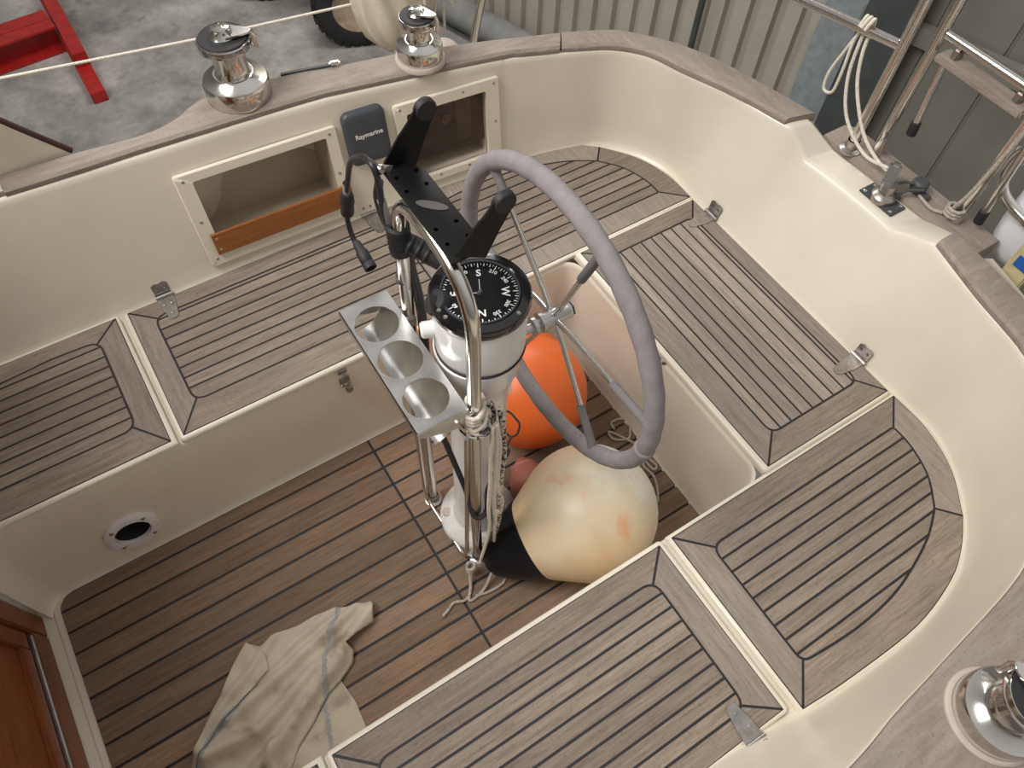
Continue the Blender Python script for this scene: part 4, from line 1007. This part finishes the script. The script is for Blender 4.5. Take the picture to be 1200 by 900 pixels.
# ------------------------------------------------------------------ winches
def winch(loc, rz, s, label, pad=False, arm_ang=20, hk=1.):
    t = thing('sheet_winch', label, 'winch', loc, 'sheet winches on the cap rails')
    def add(name, f, mat, par=None, angle=38):
        B = MB(); f(B); o = B.build(name, mat, par or t, local=True, angle=angle); return o
    k = s
    zb = .0
    if pad:
        add('pad', lambda B: B.lathe([(0, 0), (.090 * k, 0), (.090 * k, .010), (.086 * k, .014), (0, .014)], seg=48), M['backing']); zb = .014
    add('base', lambda B: B.lathe([(0, zb), (.080 * k, zb), (.082 * k, zb + .003), (.082 * k, zb + .042 * k), (.079 * k, zb + .050 * k), (.055 * k, zb + .060 * k), (.050 * k, zb + .066 * k), (.030 * k, zb + .066 * k)], seg=56), M['steel'])
    h0 = zb + .064 * k
    add('drum', lambda B: B.lathe([(.047 * k, h0), (.0435 * k, h0 + .004), (.0405 * k, h0 + .018 * k * hk), (.040 * k, h0 + .055 * k * hk), (.043 * k, h0 + .068 * k * hk), (.047 * k, h0 + .074 * k * hk)], seg=56), M['steel'])
    h1 = h0 + .074 * k * hk
    j = add('lower_jaw', lambda B: B.lathe([(.040 * k, h1), (.061 * k, h1), (.064 * k, h1 + .003), (.063 * k, h1 + .006), (.048 * k, h1 + .011)], seg=48), M['steel'])
    def ribs(B):
        for q in range(18):
            a = 2 * PI * q / 18; B.box((.048 * k * math.cos(a), .048 * k * math.sin(a), h1 + .0105), (.014 * k, .003, .004), rot=Matrix.Rotation(a + .5, 3, 'Z'))
    add('jaw_ribs', ribs, M['steel_d'], j)
    add('upper_jaw', lambda B: B.lathe([(.046 * k, h1 + .010), (.061 * k, h1 + .016), (.064 * k, h1 + .019), (.062 * k, h1 + .022), (.03 * k, h1 + .023)], seg=48), M['steel'])
    add('jaw_cover', lambda B: B.lathe([(.061 * k, h1 + .0215), (.058 * k, h1 + .026), (.022 * k, h1 + .027), (0, h1 + .027)], seg=48), M['rubber'])
    h2 = h1 + .026
    add('crown', lambda B: B.lathe([(.033 * k, h2), (.033 * k, h2 + .005), (.025 * k, h2 + .014 * k), (.021 * k, h2 + .024 * k), (.012 * k, h2 + .026 * k), (.0115 * k, h2 + .020 * k), (0, h2 + .02 * k)], seg=32), M['steel'])
    def crn(B):
        for q in range(8):
            a = 2 * PI * q / 8; B.box((.0235 * k * math.cos(a), .0235 * k * math.sin(a), h2 + .012 * k), (.004, .006, .018 * k), rot=Matrix.Rotation(a, 3, 'Z'), bev=.001)
    add('crown_flutes', crn, M['steel'])
    a = math.radians(arm_ang); u = V((math.cos(a), math.sin(a), 0)); w = V((-u.y, u.x, 0))
    def feeder(B):
        z = h2 + .006
        P = [u * .010 * k - w * .030 * k, u * .064 * k - w * .010 * k, u * .070 * k, u * .064 * k + w * .010 * k, u * .010 * k + w * .030 * k]
        B.plate([p + V((0, 0, z)) for p in P], (0, 0, 1), .005)
        B.tube([u * .066 * k + V((0, 0, z + .003)), u * .070 * k + V((0, 0, z - .012)), u * .068 * k + V((0, 0, h1 - .004)), u * .076 * k + V((0, 0, h1 - .012))], [.008 * k, .010 * k, .009 * k, .004 * k], 10)
    add('feeder_arm', feeder, M['steel'], angle=50)
    t.rotation_euler.z = rz
    return t
zc = lambda x: zr(x) + .019
winch((.209, 1.054, zc(.2) - .001), 0, 1.02, 'largest chrome self tailing winch, on the far cap rail above the open storage cubby', False, -20)
winch((.700, .970, zc(.69) - .001), .4, .78, 'smaller chrome winch on a pale pad on the far cap rail beside the canvas bag', True, -75, .80)
winch((.679, -1.030, zc(.68) - .001), 2.2, .86, 'chrome self tailing winch on a pale pad on the near cap rail at lower right', True, -30)

t = thing('jib_track', 'short thin dark track with chrome stop on the far cap rail between two winches', 'track', (.40, 1.05, .80))
B = MB(); B.box((.405, 1.058, .8095), (.15, .010, .006), rot=Matrix.Rotation(-.21, 3, 'Z'), bev=.001); B.build('track', M['darksteel'], t)
B = MB(); B.box((.476, 1.043, .813), (.030, .014, .012), rot=Matrix.Rotation(-.21, 3, 'Z'), bev=.004); B.build('end_stop', M['steel'], t)

# ------------------------------------------------------------------ stern fittings
t = thing('deck_block', 'stainless swivel block on a base plate on the transom dip', 'block', (1.552, -.032, .680))
rz_ = Matrix.Rotation(math.radians(-80), 3, 'Z')
B = MB(); B.box((1.555, -.032, .682), (.060, .115, .005), bev=.002); bp_ = B.build('base_plate', M['darksteel'], t)
for dx, dy in ((-.02, .045), (.02, .045), (-.02, -.045), (.02, -.045)):
    B = MB(); B.lathe([(.006, 0), (.006, .003), (.003, .005), (0, .005)], (1.555 + dx, -.032 + dy, .6845), seg=12); B.build('bolt', M['steel'], bp_)
B = MB(); B.lathe([(.034, 0), (.034, .014), (.027, .021), (.020, .024), (.020, .052), (0, .052)], (1.556, -.030, .684), seg=24); B.build('swivel', M['steel_d'], t)
B = MB(); B.box((1.575, -.010, .742), (.044, .030, .066), rot=Matrix.Rotation(.5, 3, 'Z') @ Matrix.Rotation(.45, 3, 'Y'), bev=.007); B.build('cheek', M['steel_b'], t)
B = MB(); B.tube([(1.565, -.05, .70), (1.60, -.06, .715), (1.635, -.085, .72)], .004, 8); B.tube([(1.575, -.02, .715), (1.61, -.04, .725), (1.64, -.07, .72)], .004, 8); B.build('cam_arm', M['darksteel'], t)
B = MB(); B.lathe([(0, 0), (.020, 0), (.022, .006), (.022, .026), (.016, .032), (0, .032)], (1.648, -.062, .697), seg=20); B.box((1.645, -.085, .70), (.02, .04, .008), bev=.002); B.build('cam_cleat', M['darksteel'], t)

zd = .690
LXX = 1.655
t = thing('boarding_ladder', 'folded stainless boarding ladder with wooden step standing at the transom', 'ladder', (LXX, -.06, zd))
tr = .0135
B = MB(); B.tube([(LXX, .098, zd), (LXX, .092, 1.85)], tr, 14); B.build('rail_tube', M['steel'], t, angle=80)
B = MB(); B.tube([(LXX, -.192, zd - .02), (LXX, -.196, 1.85)], tr, 14); B.build('rail_tube', M['steel'], t, angle=80)
B = MB(); B.tube([(LXX + .04, .115, zd + .0), (LXX + .04, .112, 1.85)], .0105, 12); B.build('rail_tube', M['steel'], t, angle=80)
B = MB(); B.tube([(LXX, .082, 1.070), (LXX, -.196, 1.072)], .0125, 12); B.build('rung', M['steel'], t, angle=80)
B = MB(); B.box((LXX - .004, -.055, 1.026), (.055, .25, .018), bev=.004); B.build('step', M['cap_y'], t)
for y in (.035, -.145): B = MB(); B.box((LXX, y, 1.045), (.028, .018, .03), bev=.003); B.build('step_clip', M['steel_d'], t)
for y, z0, z1 in ((.045, .80, 1.02), (-.235, .72, 1.0)):
    B = MB(); B.tube([(LXX + .02, y + .02, z1), (LXX + .02, y, z0)], .0095, 10); lg = B.build('folding_leg', M['steel'], t, angle=80)
    B = MB(); B.lathe([(0, -.006), (.013, -.006), (.013, .03), (.0098, .032)], (LXX + .02, y, z0), (0, .08, 1), 14); B.build('end_cap', M['rubber'], lg)
t = thing('stern_rail', 'polished stainless stern rail tube with upright left of the ladder', 'rail', (1.61, .15, zd))
B = MB(); B.tube([(1.612, .150, zd), (1.610, .146, 1.85)], .0145, 14); B.build('stanchion', M['steel'], t, angle=80)
B = MB(); B.tube([(1.612, .150, 1.012), (1.60, .35, .985), (1.575, .60, .955), (1.51, .85, .95), (1.40, 1.05, .98), (1.25, 1.19, 1.03), (1.118, 1.259, 1.08)], .0135, 14); B.build('horizontal_tube', M['steel'], t, angle=80)
B = MB(); B.lathe([(0, 0), (.030, 0), (.030, .005), (.018, .010), (.0175, .035)], (1.612, .150, zd), seg=24); B.build('foot', M['steel_d'], t)
B = MB()
for pts in ([(1.61, .255, 1.035), (1.598, .262, 1.03), (1.59, .268, .98), (1.592, .262, .90), (1.60, .225, .80), (1.605, .235, .735), (1.60, .10, .71), (1.585, .035, .735)],):
    pass
B.tube(catmull([(1.588, .262, 1.005), (1.602, .258, 1.030), (1.618, .262, 1.012), (1.612, .262, .96), (1.605, .245, .86), (1.602, .195, .77), (1.598, .10, .72), (1.582, .01, .745)], 8), .0050, 8)
B.tube(catmull([(1.588, .250, 1.005), (1.602, .246, 1.031), (1.618, .250, 1.010), (1.606, .238, .94), (1.60, .205, .86), (1.598, .13, .77), (1.592, .05, .735), (1.578, -.01, .742)], 8), .0050, 8)
B.tube(catmull([(1.590, .270, 1.003), (1.605, .270, 1.028), (1.62, .274, 1.0), (1.615, .292, .92), (1.612, .31, .84), (1.612, .305, .79), (1.61, .275, .80), (1.608, .272, .87), (1.612, .280, .95), (1.615, .268, 1.005)], 8), .0044, 8)
tag(B.build('hanging_line', M['rope'], angle=80), 'grey white line looped over the stern rail and led down to the deck block', 'rope')
B = MB(); B.tube(catmull([(LXX, -.215, 1.25), (LXX - .012, -.205, 1.0), (LXX - .010, -.188, .80), (LXX - .012, -.170, .715)], 8), .0062, 8)
B.tube([V((LXX - .012 + .020 * math.cos(k * .75), -.180 + .022 * math.sin(k * .75), .708 + .0012 * k)) for k in range(26)], .005, 8)
B.tube(catmull([(LXX - .02, -.16, .702), (LXX - .03, -.13, .698), (LXX - .02, -.08, .698)], 6), .0045, 8)
tag(B.build('ladder_lashing', M['rope_g'], angle=80), 'soiled line tied in a knot at the foot of the right ladder tube', 'rope')
# fender and life ring gear at the right edge
t = thing('hanging_fender', 'white cylindrical fender hung outside the stern at the right edge', 'fender', (1.80, -.335, .60))
B = MB(); B.lathe([(0, 0), (.04, .003), (.07, .02), (.086, .055), (.090, .10), (.090, .36), (.07, .42), (.03, .45), (0, .455)], (1.80, -.335, .60), (-.02, .0, 1), 40); B.build('body', M['fender_w'], t, angle=60)
B = MB(); B.tube([(1.79, -.335, 1.05), (1.785, -.335, 1.40)], .006, 8); B.build('lanyard', M['rope'], t)
t = thing('side_rail', 'bent polished rail tube in front of the white hanging fender', 'rail', (1.70, -.24, .80))
B = MB(); B.tube(catmull([(1.70, -.30, 1.06), (1.70, -.25, .985), (1.70, -.210, .915), (1.70, -.208, .850), (1.70, -.240, .800), (1.70, -.327, .778), (1.70, -.50, .768), (1.66, -.80, .765)], 7), .0135, 14); B.build('tube', M['steel'], t, angle=80)
B = MB(); B.box((1.70, -.245, .935), (.012, .11, .045), rot=Matrix.Rotation(-.75, 3, 'X'), bev=.003); B.build('strap', M['fender_w'], t)
t = thing('painted_batten', 'worn yellow wooden batten with blue mark leaning outside the near aft rail', 'batten', (1.645, -.385, .55))
B = MB(); B.box((1.645, -.395, .68), (.030, .060, .68), bev=.004); B.build('board', M['yellow'], t)
B = MB(); B.box((1.629, -.400, .735), (.003, .045, .035), bev=.001); B.build('blue_mark', M['blue'], t)

# side deck stanchion, life line and canvas on the far side
t = thing('guard_stanchion', 'bent stainless stanchion tube on the far side deck right of the small winch', 'stanchion', (1.02, 1.22, .36))
B = MB(); B.tube(fillet([(1.020, 1.22, .36), (1.015, 1.22, .58), (1.085, 1.245, .78), (1.12, 1.26, 1.1)], .06, 8), .0125, 14); B.build('tube', M['steel'], t, angle=80)
B = MB(); B.lathe([(0, 0), (.03, 0), (.03, .006), (.016, .012)], (1.02, 1.22, .355), seg=20); B.build('foot', M['steel_d'], t)
B = MB(); B.tube([(-1.4, 1.5, .862), (-.312, 1.5, .760), (.231, 1.5, .700), (.69, 1.5, .662), (.95, 1.5, .64)], .0042, 8); tag(B.build('life_line', M['rope']), 'thin white line stretched across behind the large far winch', 'line')
# canvas bundle: a sagging pouch
t = thing('canvas_bag', 'cream canvas bag tied up hanging behind the smaller far winch', 'bag', (.85, 1.5, .45))
B = MB(); rows = []
prof_c = [(.70, .20, .06), (.64, .19, .07), (.58, .165, .075), (.53, .13, .07), (.495, .09, .06), (.475, .045, .04), (.468, .0, .0)]
for (z, a, b) in prof_c:
    rows.append([V((.885 + (.68 - z) * -.10 + .80 * a * math.cos(2 * PI * k / 40) * (1 + .05 * math.sin(k * 2.2)), 1.50 + b * math.sin(2 * PI * k / 40) * (1 + .18 * math.sin(k * 1.7 + z * 20)), z + .012 * math.sin(k * .9 + z * 14))) for k in range(40)])
for r_ in rows[:1]: 
    rows.insert(0, [p + V((0, 0, .12)) for p in r_])
B.grid(rows, closed=True); B.build('pouch', M['canvas'], t, angle=80)
B = MB(); B.tube(catmull([(.95, 1.42, .66), (.955, 1.42, .56), (.93, 1.41, .50), (.915, 1.41, .42)], 6), .004, 8); B.tube([V((.945 + .02 * math.cos(k * .8), 1.42 + .012 * math.sin(k * .8), .53 + .002 * k)) for k in range(20)], .004, 8); B.build('tie_cord', M['rope'], t)
B = MB(); B.tube(catmull([(1.06, 1.5, .72), (1.035, 1.5, .58), (1.02, 1.5, .46)], 6), .0045, 8); B.tube(catmull([(1.07, 1.5, .72), (1.062, 1.5, .60), (1.065, 1.5, .50), (1.062, 1.5, .36)], 6), .0045, 8)
B.tube(catmull([(1.062, 1.5, .60), (1.08, 1.5, .575), (1.10, 1.5, .55), (1.108, 1.5, .535)], 6), .004, 8); B.tube([V((1.062 + .012 * math.cos(k * .8), 1.5 + .012 * math.sin(k * .8), .585 + .002 * k)) for k in range(18)], .0045, 8)
tag(B.build('knotted_cord', M['rope'], angle=80), 'white cord knotted and hanging right of the canvas bag', 'rope')
# pale discs behind winch 2
t = tag((lambda B: (B.lathe([(0, 0), (.05, 0), (.058, .006), (.058, .020), (.05, .026), (0, .026)], (.85, 1.10, .66), (.3, -.6, .75), 28), B.build('pulley_disc', M['backing']))[1])(MB()), 'pale round disc partly hidden behind the smaller far winch', 'disc')

# ------------------------------------------------------------------ shed
FZ = -1.40
B = MB(); B.poly3([V((-8, -6, FZ)), V((10, -6, FZ)), V((10, 14, FZ)), V((-8, 14, FZ))]); struct(B.build('floor', M['concrete']))
A0 = V((2.54, 4.36, 0)); dd = V((.31, -.95, 0)).normalized(); nn = V((-.95, -.31, 0)).normalized()   # nn points to the boat
def wp_(s, z, o=0): q = A0 + dd * s + nn * o; return V((q.x, q.y, z))
B = MB(); s = -6.0; pts = []
while s < 2.93:
    pts += [(s, 0), (s + .085, 0), (s + .097, -.042), (s + .138, -.042)]; s += .150
pts = [(a, o) for a, o in pts if a < 2.93] + [(2.93, 0)]
B.grid([[wp_(a, FZ, o) for a, o in pts], [wp_(a, 3.5, o) for a, o in pts]])
struct(B.build('wall_corrugated', M['shedwall'], angle=20))
B = MB(); B.plate([wp_(2.90, FZ, .015), wp_(3.14, FZ, .015), wp_(3.14, 3.5, .015), wp_(2.90, 3.5, .015)], nn, .01); tag(B.build('galvanised_sheet', M['galv']), 'blue grey galvanised steel sheet standing against the shed wall', 'sheet')
B = MB(); B.box(wp_(3.26, 1.0, .06), (.16, .26, 4.8), rot=Matrix.Rotation(math.atan2(nn.y, nn.x), 3, 'Z'), bev=.006); tag(B.build('steel_column', M['darksteel']), 'dark steel shed column behind the stern rail', 'column')
B = MB(); rows = []; pts = []
s = 3.13; 
while s < 9:
    pts += [(s, 0), (s + .325, 0), (s + .330, -.012), (s + .342, -.012)]; s += .347
B.grid([[wp_(a, FZ, o - .02) for a, o in pts], [wp_(a, 3.5, o - .02) for a, o in pts]])
struct(B.build('wall_shed', M['shedpanel'], angle=15))
B = MB(); B.box(wp_(4.2, -.15, .03), (.06, 2.2, .10), rot=Matrix.Rotation(math.atan2(nn.y, nn.x), 3, 'Z'), bev=.004); struct(B.build('trim_2', M['shedpanel']))
B = MB(); B.tube([wp_(-6, FZ + .11, .14), wp_(1.3, FZ + .11, .14)], .11, 20); tag(B.build('drain_pipe', M['kerb']), 'grey pipe lying along the foot of the corrugated wall', 'pipe')
B = MB(); B.box(wp_(-2.0, FZ + .04, .42), (.22, 7.5, .08), rot=Matrix.Rotation(math.atan2(nn.y, nn.x), 3, 'Z'), bev=.01); struct(B.build('trim_3', M['kerb']))
B = MB(); B.tube([wp_(2.22, FZ, .06), wp_(2.22, 3.2, .06)], .02, 10); tag(B.build('wall_conduit', M['darksteel']), 'thin dark vertical pipe on the corrugated wall', 'pipe')

# red steel frame
t = thing('steel_trestle', 'red painted steel trestle base on the concrete floor at upper left', 'trestle', (-.05, 4.9, FZ))
B = MB()
def ibeam(B, a, b, w, h, zb):
    a, b = V((a[0], a[1], 0)), V((b[0], b[1], 0)); d = (b - a).normalized(); n_ = V((-d.y, d.x, 0)); L_ = (b - a).length; c = (a + b) / 2
    rot = Matrix((d, n_, V((0, 0, 1)))).transposed()
    B.box(c + V((0, 0, zb + .01)), (L_, w, .014), rot=rot); B.box(c + V((0, 0, zb + h - .01)), (L_, w, .014), rot=rot); B.box(c + V((0, 0, zb + h / 2)), (L_, .014, h), rot=rot)
ibeam(B, (-.10, 5.22), (-2.2, 5.02), .24, .20, FZ); B.build('cross_beam', M['redsteel'], t)
B = MB()
B.box((-.045, 5.18, FZ + .04), (.10, 1.50, .08), bev=.004); B.build('foot_beam', M['redsteel'], t)
B = MB(); B.box((-.035, 5.55, FZ + .13), (.09, 1.60, .10), rot=Matrix.Rotation(.0, 3, 'X'), bev=.004); B.build('upper_beam', M['redsteel'], t)
B = MB(); B.box((-.045, 4.433, FZ + .04), (.08, .006, .06)); B.build('open_end', M['maroon'], t)
# vehicle wheels
trl = thing('trailer', 'dark trailer with black tyres and cream rims standing beyond the canvas bag', 'trailer', (1.8, 4.7, FZ))
def wheel_(loc, ang, r, w):
    c = V((loc[0], loc[1], FZ + r)); ax = V((math.cos(ang), math.sin(ang), 0))
    B = MB(); B.lathe([(r * .58, -w / 2), (r * .80, -w / 2 - .01), (r * .95, -w / 2 + .01), (r, -w / 2 + .04), (r, w / 2 - .04), (r * .95, w / 2 - .01), (r * .80, w / 2 + .01), (r * .58, w / 2)], c, ax, 48)
    for k in range(26):
        a = 2 * PI * k / 26; u, v_ = frame_from(ax); dr = u * math.cos(a) + v_ * math.sin(a); tg = ax.cross(dr)
        B.box(c + dr * r, (w * .9, .05, .03), rot=Matrix((ax, tg, dr)).transposed(), bev=.004)
    ty = B.build('tyre', M['tyre'], trl)
    B = MB(); B.lathe([(r * .60, -w / 2 + .005), (r * .56, -w / 2 - .004), (r * .50, -w / 2 + .02), (r * .30, -w / 2 + .05), (r * .14, -w / 2 + .03), (0, -w / 2 + .03)], c, ax, 40); B.lathe([(r * .60, w / 2 - .005), (r * .50, w / 2 - .02), (0, w / 2 - .05)], c, ax, 40); B.build('wheel_rim', M['rim'], ty)
wheel_((1.80, 4.20), math.radians(250), .30, .20)
wheel_((1.48, 5.05), math.radians(250), .30, .20)
B = MB(); B.box((2.0, 4.95, FZ + .68), (1.1, .8, .34), rot=Matrix.Rotation(math.radians(70), 3, 'Z'), bev=.05); B.tube([(1.80, 4.20, FZ + .30), (2.1, 4.35, FZ + .30), (2.1, 4.9, FZ + .5)], .04, 10); B.tube([(1.48, 5.05, FZ + .30), (2.0, 5.1, FZ + .5)], .04, 10); B.build('chassis', plain('dark_trailer_steel', (.025, .025, .028), .6), trl)

# ------------------------------------------------------------------ light
w = D.worlds.new('world'); SC.world = w; w.use_nodes = True; nt = w.node_tree; L = nt.links; bg = nt.nodes['Background']
tc = N(nt, 'ShaderNodeTexCoord'); dt = N(nt, 'ShaderNodeVectorMath', operation='DOT_PRODUCT')
dt.inputs[1].default_value = V((.45, -.25, .85)).normalized()
L.new(tc.outputs['Generated'], dt.inputs[0])
r = ramp(nt, [(0., (.05, .046, .04)), (.45, (.13, .12, .105)), (.72, (.30, .29, .275)), (1., (.55, .54, .52))])
mr = N(nt, 'ShaderNodeMapRange'); mr.inputs['From Min'].default_value = -1; L.new(dt.outputs['Value'], mr.inputs['Value']); L.new(mr.outputs[0], r.inputs['Fac'])
L.new(r.outputs['Color'], bg.inputs['Color']); bg.inputs['Strength'].default_value = 1.12
def area_light(name, loc, target, size, size_y, power, col):
    l = D.lights.new(name, 'AREA'); l.shape = 'RECTANGLE'; l.size = size; l.size_y = size_y; l.energy = power; l.color = col
    o = D.objects.new(name, l); COL.objects.link(o); o.location = loc; o.rotation_euler = (V(target) - V(loc)).to_track_quat('-Z', 'Y').to_euler(); return o
area_light('shed_door_daylight', (-2.2, .9, 4.6), (1.1, 0, .4), 2.4, 2.4, 255, (1, .965, .92))
area_light('shed_wall_fill', (1.9, 3.2, 3.0), (2.2, 3.6, -.6), 2.2, 1.2, 90, (1, .98, .95))  # unseen fill lamp, added to brighten the shed wall and floor
SC.view_settings.view_transform = 'Standard'; SC.view_settings.look = 'None'; SC.view_settings.gamma = 1; SC.view_settings.exposure = 0
try: SC.view_settings.use_curve_mapping = False
except Exception: pass
